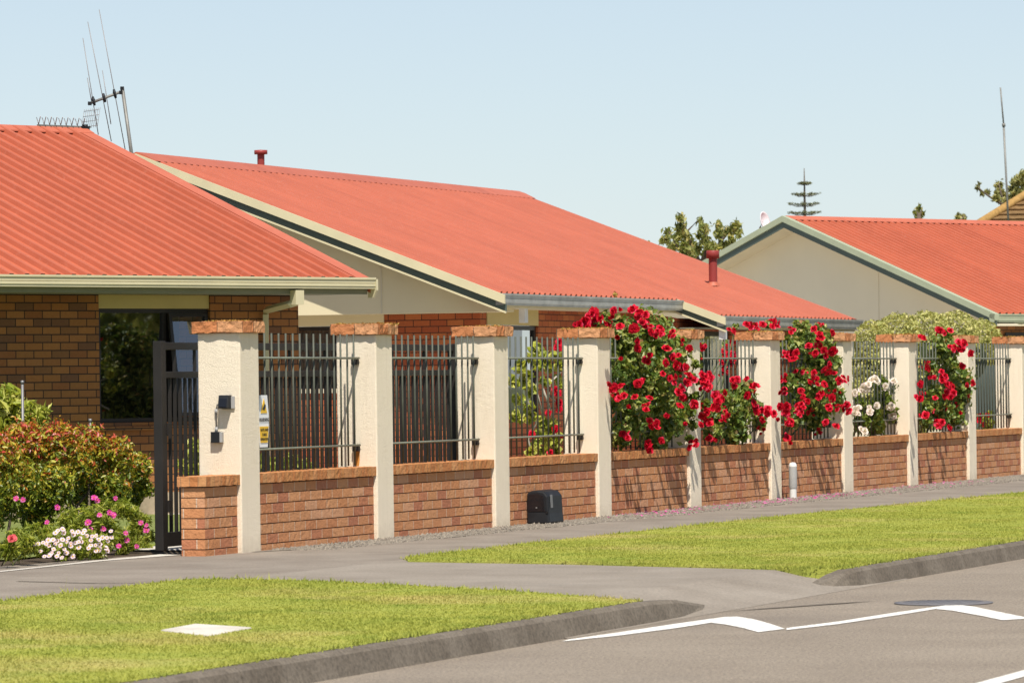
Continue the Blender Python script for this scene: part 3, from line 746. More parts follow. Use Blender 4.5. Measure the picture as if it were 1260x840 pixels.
# ------------------------------------------------------------------ small things on the pavement
def gate_motor():
    a = WF.hit(668, 640, y=-.14); k = a.x
    t = thing('utility_box', 'black plastic box with a domed top standing against the brick wall', 'utility box', WF, (k, -.16, 0))
    # widths: long side along the fence is foreshortened, the short end faces the camera
    y0, y1 = WF.hit(667.5, 636, x=k).y, None
    L = .42; D = .245; yb = .03; yf = yb - D
    def prof(ins): 
        return [(yb, 0), (yf, 0), (yf + .012 + ins, .10), (yf + .02 + ins, .27), (yf + .06, .318), (yf + .13, .332), (yb - .05, .325), (yb, .30)][::-1]
    MB().prism([(p, q + .004) for p, q in prof(0)], 'x', k, k + L).build('body', M['black'], t, bevel=.018)
    MB().prism([(yb - .02, .125), (yb - .02, .29), (yf + .12, .305), (yf + .06, .28), (yf + .045, .125)], 'x', k - .006, k - .001).build('end_panel', M['black_gloss'], t, bevel=.004)
    MB().prism([(yb - .012, .015), (yb - .012, .115), (yf + .035, .115), (yf + .02, .015)], 'x', k - .006, k - .001).build('lower_panel', M['black'], t, bevel=.004)
    MB().box(k - .012, k - .0062, yb - .115, yb - .10, .155, .17).build('lock', M['galv'], t)
    MB().tube([(k - .004, yf + .03, .12), (k - .012, yf + .03, .12)], .014, 10).build('knob', M['black_gloss'], t)
    # bright strip along the front shoulder
    MB().face([(k + .05, yf + .009, .16), (k + .12, yf + .009, .16), (k + .12, yf + .016, .29), (k + .05, yf + .016, .29)]).build('reflective_strip', M['galv'], t)
gate_motor()
def bollard():
    c = WF.hit(976, 613, z=0); c.z = 0
    t = thing('bollard', 'short grey pipe bollard with a white domed top standing before the brick wall', 'bollard', WF, c)
    MB().lathe(c, [(.041, -.02), (.041, .12)], 16).build('collar', M['white_plastic'], t)
    MB().lathe(c, [(.046, .12), (.048, .13), (.048, .36), (.046, .37)], 16).build('pipe', M['grey_plastic'], t)
    MB().lathe(c, [(.048, .371), (.048, .385), (.042, .405), (.028, .42), (0, .425)], 16).build('dome_cap', M['white_plastic'], t)
    p = WF.hit(968, 612, z=0)
    t2 = thing('timber_peg', 'short weathered timber peg beside the grey bollard', 'peg', WF, p)
    MB().box(p.x - .03, p.x + .03, p.y - .03, p.y + .03, -.03, .29).build('peg', M['timber'], t2, bevel=.006)
bollard()

# ------------------------------------------------------------------ houses
def ribs(mb, x0, x1, y0, z0, y1, z1, pitch=.205, h=.042, m=0):
    """ribbed steel sheet from eave (y0,z0) to ridge (y1,z1), ribs running up the slope"""
    d = Vector((0, y1 - y0, z1 - z0)).normalized(); nrm = Vector((0, -d.z, d.y))
    if nrm.z < 0: nrm = -nrm
    prof = []; x = x0
    while x < x1 - 1e-6:
        for dx, hh in ((0, 0), (.58 * pitch, 0), (.66 * pitch, h), (.92 * pitch, h)):
            if x + dx <= x1: prof.append((x + dx, hh))
        x += pitch
    prof.append((x1, 0))
    for (a, ha), (b, hb) in zip(prof, prof[1:]):
        A0 = Vector((a, y0, z0)) + nrm * ha; B0 = Vector((b, y0, z0)) + nrm * hb
        A1 = Vector((a, y1, z1)) + nrm * ha; B1 = Vector((b, y1, z1)) + nrm * hb
        q = [A0, B0, B1, A1]
        if (B0 - A0).cross(A1 - A0).z < 0: q = q[::-1]
        mb.face(q, m, [(v.x, v.y) for v in q])
    return mb
def gutter_mb(mb, x0, x1, yf, zt, h=.125, w=.12):
    z = zt - h
    pr = [(yf + w, z), (yf + w, zt - .01), (yf + w - .01, zt), (yf - .012, zt), (yf - .012, zt - .022), (yf, zt - .028), (yf, zt - .062), (yf + .008, zt - .066), (yf + .008, zt - .070), (yf, zt - .074), (yf, z + .028), (yf + .010, z + .024), (yf + .010, z)]
    mb.prism(pr, 'x', x0, x1); return mb
def wall_rect(mb, x0, x1, z0, z1, y, holes, m=0, thick=.12):
    """a wall facing -y with rectangular openings and reveals"""
    xs = sorted({x0, x1, *[h[0] for h in holes], *[h[1] for h in holes]}); zs = sorted({z0, z1, *[h[2] for h in holes], *[h[3] for h in holes]})
    for a, b in zip(xs, xs[1:]):
        for c, d in zip(zs, zs[1:]):
            mx, mz = (a + b) / 2, (c + d) / 2
            if any(h[0] < mx < h[1] and h[2] < mz < h[3] for h in holes): continue
            mb.face([(a, y, c), (b, y, c), (b, y, d), (a, y, d)], m)
    for (a, b, c, d) in holes:
        mb.face([(a, y, c), (a, y, d), (a, y + thick, d), (a, y + thick, c)][::-1], m); mb.face([(b, y, c), (b, y + thick, c), (b, y + thick, d), (b, y, d)][::-1], m)
        mb.face([(a, y, d), (b, y, d), (b, y + thick, d), (a, y + thick, d)][::-1], m); mb.face([(a, y, c), (a, y + thick, c), (b, y + thick, c), (b, y, c)][::-1], m)
    return mb
def frame_mb(x0, x1, y0, y1, z0, z1, b, mull=()):
    mb = MB(); mb.box(x0, x1, y0, y1, z0, z0 + b); mb.box(x0, x1, y0, y1, z1 - b, z1)
    mb.box(x0, x0 + b, y0, y1, z0 + b, z1 - b); mb.box(x1 - b, x1, y0, y1, z0 + b, z1 - b)
    for m in mull: mb.box(m - b / 2, m + b / 2, y0 + .002, y1, z0 + b, z1 - b)
    return mb
def wavy(mb, x0, x1, y, z0, z1, amp=.03, per=.14):
    n = max(4, int((x1 - x0) / per * 6)); P = [(x0 + (x1 - x0) * k / n, y + amp * math.sin(2 * math.pi * (x1 - x0) * k / n / per)) for k in range(n + 1)]
    for (a, ya), (b, yb) in zip(P, P[1:]): mb.face([(a, ya, z0), (b, yb, z0), (b, yb, z1), (a, ya, z1)], smooth=True)
    return mb

RUN, TP = 5.2, .373
def house_a():
    t = thing('brick_house', 'nearest brown brick house with red ribbed roof, cream gutter and dark window', 'house', HA, (0, 0, 0))
    zt = 2.575; X0 = -15.0; YW = .85; XW = HA.hit(367, 385, y=.85).x; zr = zt + RUN * TP
    w0 = HA.hit(121.7, 400, y=YW).x; w1 = HA.hit(259, 400, y=YW).x
    zl = HA.hit(190, 361.5, y=YW).z; zh = HA.hit(190, 379.5, y=YW).z; zs = HA.hit(150, 520, y=YW).z
    mb = MB(); wall_rect(mb, X0, XW, .24, 2.42, YW, [(w0, w1, zs, 2.42)]); mb.box(XW - .2, XW, YW + .001, 9.7, .24, 2.42); mb.build('wall', M['house_brick'], t)
    MB().box(X0, XW + .012, YW - .015, 9.7, -.05, .239).build('plinth', M['cladbase'], t)
    MB().box(w0 + .002, w1 - .002, YW + .02, YW + .1, zh, 2.419).build('lintel_panel', M['lintel'], t)
    MB().prism([(YW - .04, zs - .085), (YW + .118, zs - .05), (YW + .118, zs - .002), (YW - .04, zs - .045)][::-1], 'x', w0 - .05, w1 + .05).build('sill', M['house_brick'], t)
    mx = HA.hit(206, 450, y=YW).x
    win = frame_mb(w0 + .003, w1 - .003, YW + .04, YW + .10, zs + .003, zh - .003, .045, (mx,)).build('window', M['frame'], t)
    MB().face([(w0 + .046, YW + .07, zs + .046), (mx - .024, YW + .07, zs + .046), (mx - .024, YW + .07, zh - .046), (w0 + .046, YW + .07, zh - .046)]).build('pane', M['glass'], win)
    # the right sash is propped open at the bottom, so it mirrors the sky
    def tilt(mbx, z0, ang):
        for i, p in enumerate(mbx.v):
            d = z0 - p.z; mbx.v[i] = Vector((p.x, p.y - d * math.sin(ang), z0 - d * math.cos(ang)))
        return mbx
    s0, s1, a0, a1 = mx + .026, w1 - .05, zs + .05, zh - .05
    sash = tilt(frame_mb(s0, s1, YW + .0, YW + .035, a0, a1, .04), a1, math.radians(9)).build('sash', M['frame'], t)
    g = MB(); g.face([(s0 + .04, YW + .018, a0 + .04), (s1 - .04, YW + .018, a0 + .04), (s1 - .04, YW + .018, a1 - .04), (s0 + .04, YW + .018, a1 - .04)])
    tilt(g, a1, math.radians(9)).build('pane', M['glass'], sash)
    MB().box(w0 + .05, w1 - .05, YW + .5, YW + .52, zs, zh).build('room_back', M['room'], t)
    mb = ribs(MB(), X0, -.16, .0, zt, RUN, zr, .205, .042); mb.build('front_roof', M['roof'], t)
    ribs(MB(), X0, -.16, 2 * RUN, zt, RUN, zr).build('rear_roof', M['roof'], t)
    # verge capping: a flat strip with a small upstand along the gable edge
    v = MB()
    for (ya, yb) in ((-.02, RUN), (2 * RUN + .02, RUN)):
        za, zb = zt + .03 - .02 * TP, zr + .03
        q = [(-.19, ya, za), (.0, ya, za), (.0, yb, zb), (-.19, yb, zb)]
        v.face(q if ya < yb else q[::-1])
        v.face([(.0, ya, za), (.0, ya, za - .17), (.0, yb, zb - .17), (.0, yb, zb)]); v.face([(-.19, ya, za), (-.19, yb, zb), (-.19, yb, zb - .02), (-.19, ya, za - .02)])
    v.build('verge_capping', M['roof_trim'], t)
    r = MB(); rp = [(RUN - .17, zr - .17 * TP + .036), (RUN, zr + .045), (RUN + .17, zr - .17 * TP + .036), (RUN + .17, zr - .17 * TP + .02), (RUN - .17, zr - .17 * TP + .02)][::-1]
    r.prism(rp, 'x', X0, -.0); r.build('ridge_capping', M['roof_trim'], t)
    gutter_mb(MB(), X0, -.0, -.105, zt + .026).build('gutter', M['cream_paint'], t)
    MB().prism([(-.115, zt + .008), (.03, zt + .008), (.03, zt - .2), (-.06, zt - .2), (-.115, zt - .115)][::-1], 'x', .001, .03).build('gutter_end', M['cream_paint'], t)
    MB().box(X0, -.02, .017, .04, zt - .16, zt - .02).build('fascia', M['soffit_dark'], t)
    MB().box(X0, -.0, .041, YW + .05, zt - .152, zt - .14).build('soffit', M['soffit_dark'], t)
    # gable infill, hidden side
    MB().prism([(YW, 2.42), (2 * RUN - YW, 2.42), (RUN, zr - .08)], 'x', XW - .1, XW).build('gable_sheet', M['cream_dull'], t)
    # downpipe: gutter outlet, sloping arm, then down the wall
    x1 = HA.hit(363, 365, y=.0).x; x2 = HA.hit(326.5, 400, y=YW - .05).x
    z1 = zt - .12; z2 = HA.hit(340, 374, y=.4).z
    d = MB(); d.box(x1 - .06, x1 + .06, -.085, .012, z1 - .16, z1 + .0)
    d.tube([(x1, -.03, z1 - .13), (x1 - .05, .02, z1 - .15), (x2, YW - .075, z2 - .06), (x2, YW - .06, z2 - .11), (x2, YW - .06, .05)], .042, 4, smooth=False)
    d.build('downpipe', M['cream_paint'], t)
house_a()

def house_b():
    zt = 2.545; s0 = 19.35; s1 = 33.95; y0 = 5.04; yr = 10.17; sg = 20.32; sc = 19.80; yw = 5.64; sb = 19.35 + 36 * .205; y2 = 4.42; t2 = .378
    zr = zt + (yr - y0) * t2; z2 = zt - (y0 - y2) * t2; yw2 = y2 + .62; ybk = 2 * yr - y0
    t = thing('brick_house', 'middle red brick house with long red roof, cream barge board and grey gutters', 'house', WF, (sg, yw, 0))
    # front roof in one sheet, with a lower apron on its far half
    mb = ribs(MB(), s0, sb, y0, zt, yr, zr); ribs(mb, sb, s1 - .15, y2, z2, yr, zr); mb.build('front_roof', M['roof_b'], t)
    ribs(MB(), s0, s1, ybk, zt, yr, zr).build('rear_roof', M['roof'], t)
    rp = [(yr - .30, zr - .30 * t2 + .042), (yr - .10, zr - .02 + .045), (yr, zr + .06), (yr + .10, zr - .02 + .045), (yr + .30, zr - .30 * t2 + .042), (yr, zr - .05)][::-1]
    MB().prism(rp, 'x', s0 + .0, s1).build('ridge_capping', M['roof_trim'], t)
    v = MB()
    v.face([(s1 - .19, y2, z2 + .028), (s1, y2, z2 + .028), (s1, yr, zr + .03), (s1 - .19, yr, zr + .03)]); v.face([(s1, y2, z2 + .028), (s1, y2, z2 - .15), (s1, yr, zr - .15), (s1, yr, zr + .03)])
    v.build('verge_capping', M['roof_trim'], t)
    # barge boards on the near gable
    def slope(ya, za, yb, zb, hi, lo, xa, xb, mat, name):
        MB().prism([(ya, za + hi), (yb, zb + hi), (yb, zb + lo), (ya, za + lo)][::-1] if yb > ya else [(ya, za + hi), (yb, zb + hi), (yb, zb + lo), (ya, za + lo)], 'x', xa, xb).build(name, M[mat], t)
    for (a, b) in (((y0 - .125, zt - .125 * t2), (yr, zr)), ((ybk + .1, zt - .1 * t2), (yr, zr))):
        slope(*a, *b, .035, -.08, s0 - .03, s0 + .005, 'cream_paint', 'barge_board')
        slope(*a, *b, -.082, -.178, s0 + .03, s0 + .05, 'dark_sage', 'lower_barge_board')
        slope(*a, *b, -.18, -.203, s0 + .0, s0 + .03, 'cream_paint', 'barge_trim')
        slope(yw, zt + (yw - y0) * t2, yr, zr, -.15, -.165, s0 + .051, sc + .02, 'soffit_dark', 'verge_soffit') if a[0] < yr else slope(ybk, zt, yr, zr, -.15, -.165, s0 + .051, sc + .02, 'soffit_dark', 'verge_soffit')
    # gable wall: sheet above, brick below
    g = MB(); zc = 2.325
    def under(y): return zt + (y - y0) * t2 - .175 if y < yr else zt + (ybk - y) * t2 - .175
    yc = y0 + .14
    g.face([(sc, yc, zc), (sc, ybk - .6, zc), (sc, ybk - .6, under(ybk - .6)), (sc, yr, under(yr)), (sc, yc, under(yc))][::-1])
    g.face([(sc, yc, zc), (sc, ybk - .6, zc), (sg + .05, ybk - .6, zc), (sg + .05, yc, zc)])
    g.face([(sc, yc, zc), (sg + .05, yc, zc), (sg + .05, yc, under(yc)), (sc, yc, under(yc))])
    g.build('gable_sheet', M['cream_dull'], t)
    for px in (469, 279):
        yy = WF.hit(px, 340, x=sc - .004).y; MB().box(sc - .006, sc - .0005, yy - .008, yy + .008, zc, under(yy) + .02).build('sheet_joint', M['soffit'], t)
    wy0 = WF.hit(473, 410, x=sg).y; wy1 = wy0 + 2.15; wz1 = WF.hit(420, 401, x=sg).z; wz0 = WF.hit(400, 478, x=sg).z
    # walls with window openings; front walls face -y, the gable faces -x
    fx0 = WF.hit(599, 420, y=yw).x; fx1 = WF.hit(662, 420, y=yw).x; fz1 = WF.hit(630, 400, y=yw).z; fz0 = WF.hit(650, 512, y=yw).z
    mb = MB(); wall_rect(mb, sg, sb, -.05, 2.40, yw, [(fx0, fx1, fz0, 2.40)])
    hx0 = WF.hit(862, 430, y=yw2).x; hx1 = WF.hit(899, 430, y=yw2).x; hz1 = 2.12; hz0 = .75
    wall_rect(mb, sb, s1 - .5, -.05, 2.30, yw2, [(hx0, hx1, hz0, hz1)])
    mb.face([(sb, yw2, -.05), (sb, yw2, 2.3), (sb, yw, 2.4), (sb, yw, -.05)])
    gm = MB(); wall_rect(gm, -(ybk - .6), -yw, -.05, zc, sg, [(-wy1, -wy0, wz0, zc)])
    for i, p in enumerate(gm.v): gm.v[i] = Vector((p.y, -p.x, p.z))
    mb.v += gm.v; n0 = len(mb.v) - len(gm.v); mb.f += [[k + n0 for k in f] for f in gm.f]; mb.uv += gm.uv; mb.m += gm.m; mb.sm += gm.sm
    mb.build('wall', M['house_brick_red'], t)
    MB().box(sg - .015, sg + .06, wy0 + .002, wy1 - .002, wz1, zc - .001).build('lintel_panel', M['cream_dull'], t)
    MB().box(fx0 + .002, fx1 - .002, yw - .012, yw + .06, fz1, 2.40).build('lintel_panel', M['lintel'], t)
    # gable window
    def rot(m):
        for i, p in enumerate(m.v): m.v[i] = Vector((p.y, -p.x, p.z))
        return m
    win = rot(frame_mb(-wy1 + .003, -wy0 - .003, sg + .04, sg + .09, wz0 + .003, wz1 - .003, .05, (-(wy0 + .75), -(wy0 + 1.45)))).build('window', M['frame'], t)
    rot((lambda m: (m.face([(-wy1 + .05, sg + .07, wz0 + .05), (-wy0 - .05, sg + .07, wz0 + .05), (-wy0 - .05, sg + .07, wz1 - .05), (-wy1 + .05, sg + .07, wz1 - .05)]), m)[1])(MB())).build('pane', M['glass'], win)
    rot(wavy(MB(), -wy1 + .7, -wy0 - .75, sg + .13, wz0, wz1)).build('curtain', M['curtain'], t)
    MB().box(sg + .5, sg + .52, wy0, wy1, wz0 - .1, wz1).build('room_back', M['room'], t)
    MB().box(sg - .05, sg + .03, wy0 - .04, wy1 + .04, wz0 - .06, wz0 - .002).build('sill', M['soffit'], t)
    # front corner window
    win = frame_mb(fx0 + .003, fx1 - .003, yw + .03, yw + .09, fz0 + .003, fz1 - .003, .06, (fx0 + (fx1 - fx0) * .42,)).build('window', M['frame'], t)
    MB().face([(fx0 + .06, yw + .06, fz0 + .06), (fx1 - .06, yw + .06, fz0 + .06), (fx1 - .06, yw + .06, fz1 - .06), (fx0 + .06, yw + .06, fz1 - .06)]).build('pane', M['glass'], win)
    wavy(MB(), fx0 + .05, fx1 - .2, yw + .16, fz0, fz1).build('curtain', M['curtain'], t)
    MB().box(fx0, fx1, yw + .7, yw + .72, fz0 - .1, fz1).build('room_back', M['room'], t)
    win = frame_mb(hx0 + .003, hx1 - .003, yw2 + .03, yw2 + .09, hz0 + .003, hz1 - .003, .07).build('window', M['frame'], t)
    MB().face([(hx0 + .07, yw2 + .06, hz0 + .07), (hx1 - .07, yw2 + .06, hz0 + .07), (hx1 - .07, yw2 + .06, hz1 - .07), (hx0 + .07, yw2 + .06, hz1 - .07)]).build('pane', M['glass'], win)
    wavy(MB(), hx0 + .05, hx1 - .5, yw2 + .16, hz0, hz1).build('curtain', M['curtain_grey'], t)
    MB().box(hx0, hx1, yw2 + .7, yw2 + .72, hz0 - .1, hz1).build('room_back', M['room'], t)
    # gutters, fascia, soffits
    gutter_mb(MB(), s0 + .012, sb - .02, y0 - .105, zt + .01, .15).build('gutter', M['gutter_grey'], t)
    gutter_mb(MB(), sb + .002, s1, y2 - .105, z2 + .01, .15).build('gutter', M['gutter_grey'], t)
    MB().box(s0 + .052, sb - .0, y0 + .017, y0 + .04, zt - .17, zt - .02).build('fascia', M['cream_paint'], t)
    MB().box(sb + .03, s1 - .02, y2 + .017, y2 + .04, z2 - .17, z2 - .02).build('fascia', M['cream_paint'], t)
    MB().box(sc + .02, sb, y0 + .041, yw + .02, zt - .165, zt - .15).build('soffit', M['soffit'], t)
    MB().box(sb + .05, s1 - .02, y2 + .041, yw2 + .02, z2 - .165, z2 - .15).build('soffit', M['soffit_dark'], t)
    # the stepped barge between the two eaves
    a, b = (y2 - .125, z2 - .125 * t2), (y0 + .2, zt + .2 * t2)
    slope(*a, *b, .035, -.075, sb - .03, sb - .004, 'cream_paint', 'barge_board'); slope(*a, *b, -.077, -.155, sb + .02, sb + .04, 'dark_sage', 'lower_barge_board'); slope(*a, *b, -.157, -.18, sb - .01, sb + .02, 'cream_paint', 'barge_trim')
    # downpipes
    p = WF.hit(650, 390, y=y0 + .02); MB().box(p.x - .06, p.x + .06, y0 + .045, y0 + .13, zt - .36, zt - .166).build('downpipe', M['white_plastic'], t)
    MB().box(sb + .05, sb + .15, y2 - .09, y2 + .0, z2 - .33, z2 - .141).build('downpipe', M['white_plastic'], t)
    # flues
    f = WF.hit(877, 350, y=6.6); yy = 5.75
    f = WF.hit(877.5, 345, y=yy); zb = zt + (yy - y0) * t2; zt_ = WF.hit(877.5, 318, y=yy).z; ztt = WF.hit(877.5, 309, y=yy).z
    fl = MB().lathe((f.x, yy, 0), [(.065, zb - .1), (.065, zt_)], 16).build('flue', M['flue_red'], t)
    MB().lathe((f.x, yy, 0), [(0, zt_ + .001), (.10, zt_ + .001), (.10, ztt), (.09, ztt + .01), (0, ztt + .012)], 16).build('flue_cap', M['flue_red'], fl)
    MB().lathe((f.x, yy, 0), [(.11, zb + .03), (.08, zb + .07), (.066, zb + .09)], 16).build('flashing', M['roof_trim'], fl)
    f2 = WF.hit(321, 195, y=yr + .25); za, zb2, zc2 = zr - .2, WF.hit(321, 190, y=yr + .25).z, WF.hit(321, 185, y=yr + .25).z
    fl = MB().lathe((f2.x, yr + .25, 0), [(.052, za), (.052, zb2)], 16).build('flue', M['flue_red'], t)
    MB().lathe((f2.x, yr + .25, 0), [(0, zb2), (.095, zb2 + .001), (.095, zc2), (0, zc2 + .008)], 16).build('flue_cap', M['flue_red'], fl)
house_b()
def weed():
    y = 4.98; p = WF.hit(757, 380, y=y); q = WF.hit(757.5, 363, y=y)
    t = thing('gutter_weed', 'dry weed sprouting from the long grey gutter above the largest rose bush', 'weed', WF, (p.x, y, p.z))
    MB().tube([(p.x, y, p.z - .02), (p.x + .01, y, (p.z + q.z) / 2), (q.x, y, q.z)], .006, 5).build('stem', M['vine_stem'], t)
    leaves('foliage', [((q.x, y, q.z), (.035, .035, .05)), ((q.x + .01, y, q.z - .05), (.04, .03, .03))], 40, .045, M['moss'], t, seed=77)
weed()

def house_c():
    t = thing('gabled_house', 'farthest red roofed house with a pale gable end and sage green barge boards', 'house', HC, (0, 0, 0))
    zt = 2.52; X1 = 22; zr = zt + RUN * TP; YW = .62
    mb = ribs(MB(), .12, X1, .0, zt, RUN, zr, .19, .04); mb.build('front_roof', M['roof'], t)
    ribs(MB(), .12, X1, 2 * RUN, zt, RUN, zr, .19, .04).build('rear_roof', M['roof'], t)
    rp = [(RUN - .17, zr - .17 * TP + .04), (RUN, zr + .06), (RUN + .17, zr - .17 * TP + .04), (RUN, zr - .03)][::-1]
    MB().prism(rp, 'x', .1, X1).build('ridge_capping', M['roof_trim'], t)
    for (ya, yb) in ((-.12, RUN), (2 * RUN + .12, RUN)):
        za = zt - .12 * TP
        def sl(hi, lo, xa, xb, mat, name):
            q = [(ya, za + hi), (yb, zr + hi), (yb, zr + lo), (ya, za + lo)]
            MB().prism(q[::-1] if ya < yb else q, 'x', xa, xb).build(name, M[mat], t)
        sl(.055, -.06, -.0, .118, 'sage', 'barge_board'); sl(-.062, -.175, .04, .06, 'dark_sage', 'lower_barge_board'); sl(-.14, -.16, .061, .66, 'soffit', 'verge_soffit')
    def und(y): return zt + (RUN - abs(y - RUN)) * TP - .15
    g = MB(); g.face([(.6, 2 * RUN - YW, -.05), (.6, YW, -.05), (.6, YW, und(YW)), (.6, RUN, und(RUN)), (.6, 2 * RUN - YW, und(YW))]); g.build('gable_sheet', M['pale_sheet'], t)
    for px in (1081,):
        yy = HC.hit(px, 360, x=.596).y; MB().box(.592, .5985, yy - .006, yy + .006, .5, und(yy) - .01).build('sheet_joint', M['pale_sheet'], t)
    MB().box(.61, X1, YW, YW + .1, -.05, 2.32).build('wall', M['house_brick'], t)
    gutter_mb(MB(), .0, X1, -.105, zt + .01, .15).build('gutter', M['sage'], t)
    MB().box(.1, X1, .017, .04, zt - .17, zt - .02).build('fascia', M['sage'], t)
    MB().box(.1, X1, .041, YW, zt - .165, zt - .15).build('soffit', M['white_plastic'], t)
    x0 = HC.hit(1236, 420, y=YW).x
    win = frame_mb(x0, x0 + 4, YW - .03, YW - .001, .1, 2.2, .06, (x0 + 1.3, x0 + 2.6)).build('window', M['frame'], t)
    MB().face([(x0 + .06, YW - .012, .16), (x0 + 3.94, YW - .012, .16), (x0 + 3.94, YW - .012, 2.14), (x0 + .06, YW - .012, 2.14)]).build('pane', M['black_gloss'], win)
house_c()

def dish():
    p = atY(943, 281, 88)
    t = thing('satellite_dish', 'white satellite dish behind the ridge of the farthest red roofed house', 'satellite dish', WORLD, p)
    c = atY(941.5, 272, 88); ax = Vector((.84, -.50, .22)).normalized(); R = .20
    a = ax.cross(Vector((0, 0, 1))).normalized(); b = a.cross(ax)
    mb = MB(); n = 20; rings = [(0, -.07), (.5, -.055), (.85, -.02), (1, .0)]
    for i in range(3):
        for k in range(n):
            f = lambda r, h, q: c + (a * math.cos(q) + b * math.sin(q)) * r * R + ax * h
            q0, q1 = 2 * math.pi * k / n, 2 * math.pi * (k + 1) / n
            pts = [f(rings[i][0], rings[i][1], q0), f(rings[i + 1][0], rings[i + 1][1], q0), f(rings[i + 1][0], rings[i + 1][1], q1), f(rings[i][0], rings[i][1], q1)]
            mb.face(pts if i else pts[:1] + pts[1:3], smooth=True)
    o = mb.build('reflector', M['dish'], t); so = o.modifiers.new('Solid', 'SOLIDIFY'); so.thickness = .012
    MB().tube([c - ax * .06, c - ax * .12 - Vector((0, 0, .1)), Vector(p) - Vector((0, 0, .6))], .02, 8).build('mount', M['galv'], t)
    MB().tube([c - Vector((0, 0, R * .9)), c + ax * .2 - Vector((0, 0, .1))], .006, 6).build('feed_arm', M['galv'], t)
dish()

def far_tile_roof():
    Y = 122
    a = atY(1212, 272, Y); e = atY(1262, 243, Y); zb = a.z - 1.0
    t = thing('tiled_house', 'mossy brown tiled hip roof of a house beyond the farthest red roof', 'house', WORLD, (a.x + 3, Y, 0))
    ap = Vector((a.x + 1.55, Y + 3, atY(1275, 236, Y).z)); ze = a.z - .55
    c0, c1 = Vector((a.x - .9, Y - .5, ze)), Vector((a.x + 9, Y - .5, ze)); c2, c3 = Vector((a.x + 9, Y + 7, ze)), Vector((a.x - .9, Y + 7, ze)); ap2 = Vector((a.x + 7, Y + 3, ap.z))
    mb = MB(); n = 9
    for i in range(n):
        f0, f1 = i / n, (i + 1) / n; h = Vector((0, -.03, .05))
        A, B = c0.lerp(ap, f0) + h, c1.lerp(ap2, f0) + h; D, E_ = c0.lerp(ap, f1), c1.lerp(ap2, f1)
        mb.face([A, B, E_, D]); mb.face([A - h, B - h, B, A])
        A, B = c3.lerp(ap, f0) + Vector((-.03, 0, .05)), c0.lerp(ap, f0) + Vector((-.03, 0, .05)); D, E_ = c3.lerp(ap, f1), c0.lerp(ap, f1)
        mb.face([A, B, E_, D])
    mb.face([c1, c2, ap2]); mb.face([c2, c3, ap, ap2]); mb.build('roof', M['tile'], t)
    MB().tube([c0 + Vector((0, 0, .06)), ap + Vector((0, 0, .08)), ap2 + Vector((0, 0, .08))], .13, 8).build('ridge_tiles', M['tile_ridge'], t)
    MB().box(c0.x + .5, c1.x - .5, Y, Y + 6.4, -.3, ze + .05).build('wall', M['cream_dull'], t)
far_tile_roof()

# ------------------------------------------------------------------ antennas
def big_antenna():
    Y = 53.6
    P = lambda x, y, dy=0: atY(x, y, Y + dy)
    foot = P(165, 205); 
    t = thing('tv_antenna', 'tall leaning antenna with long rods on a mast behind the nearest roof', 'antenna', WORLD, foot)
    MB().tube([P(172, 262), P(150.5, 108)], .022, 8).build('mast', M['mast'], t)
    b0, b1 = P(110, 127.5), P(152, 112)
    MB().tube([b0, b1], .017, 8).build('boom', M['mast'], t)
    for (x0, y0, x1, y1) in ((102, 47, 121, 166), (108, 27, 137, 174), (122, 12, 154, 184), (107.5, 96, 113, 127), (126, 87, 136.5, 153)):
        MB().tube([P(x0, y0), P(x1, y1)], [.0045, .006], 6).build('rod', M['element'], t)
    for (x, y) in ((115, 124), (128, 120), (141, 115)): MB().tube([P(x - 1, y - 5), P(x, y), P(x + 1.5, y + 6)], [.012, .024, .014], 8).build('insulator', M['black'], t)
    for (x, y) in ((110.5, 127.5), (149, 114), (150.3, 109)): MB().box(P(x, y).x - .022, P(x, y).x + .022, Y - .022, Y + .022, P(x, y).z - .022, P(x, y).z + .022).build('clamp', M['black'], t)
big_antenna()
def yagi():
    zr = 2.575 + RUN * TP; t = thing('tv_antenna', 'low comb shaped antenna lying along the ridge of the nearest roof', 'antenna', HA, (-1.5, RUN, zr))
    hx = lambda px: HA.hit(px, 156, y=RUN).x
    zb = HA.hit(80, 156.5, y=RUN).z + .02
    xa, xb = hx(46), hx(111)
    MB().box(xa, xb, RUN - .012, RUN + .012, zb - .02, zb).build('boom', M['mast'], t)
    for k in range(9):
        x = hx(47.5 + k * 6.8); zt_ = HA.hit(47, 145, y=RUN).z - zb
        m = MB()
        for s in (-1, 1): m.tube([(x, RUN, zb), (x, RUN + s * .02, zb + .05), (x + s * .045, RUN + s * .10, zb + zt_ + .01)], .005, 5)
        m.tube([(x, RUN, zb - .05), (x, RUN, zb)], .011, 6); m.build('director', M['element'], t)
    m = MB(); x = hx(106); 
    for k in range(9): m.tube([(x + k * .012, RUN - .22 + k * .055, zb - .02), (x + k * .012 + .05, RUN - .22 + k * .055, zb + .22)], .003, 4)
    for k in range(4): m.tube([(x + .012 * k, RUN - .22, zb + k * .065), (x + .1 + .012 * k, RUN + .22, zb + k * .065)], .003, 4)
    m.build('reflector_screen', M['element'], t)
    MB().tube([(hx(105), RUN, zb - .14), (hx(105), RUN, zb + .02)], .03, 8).build('mount', M['black'], t)
    MB().box(hx(99), hx(108), RUN - .04, RUN + .04, zb - .07, zb + .0).build('balun_box', M['black'], t)
yagi()
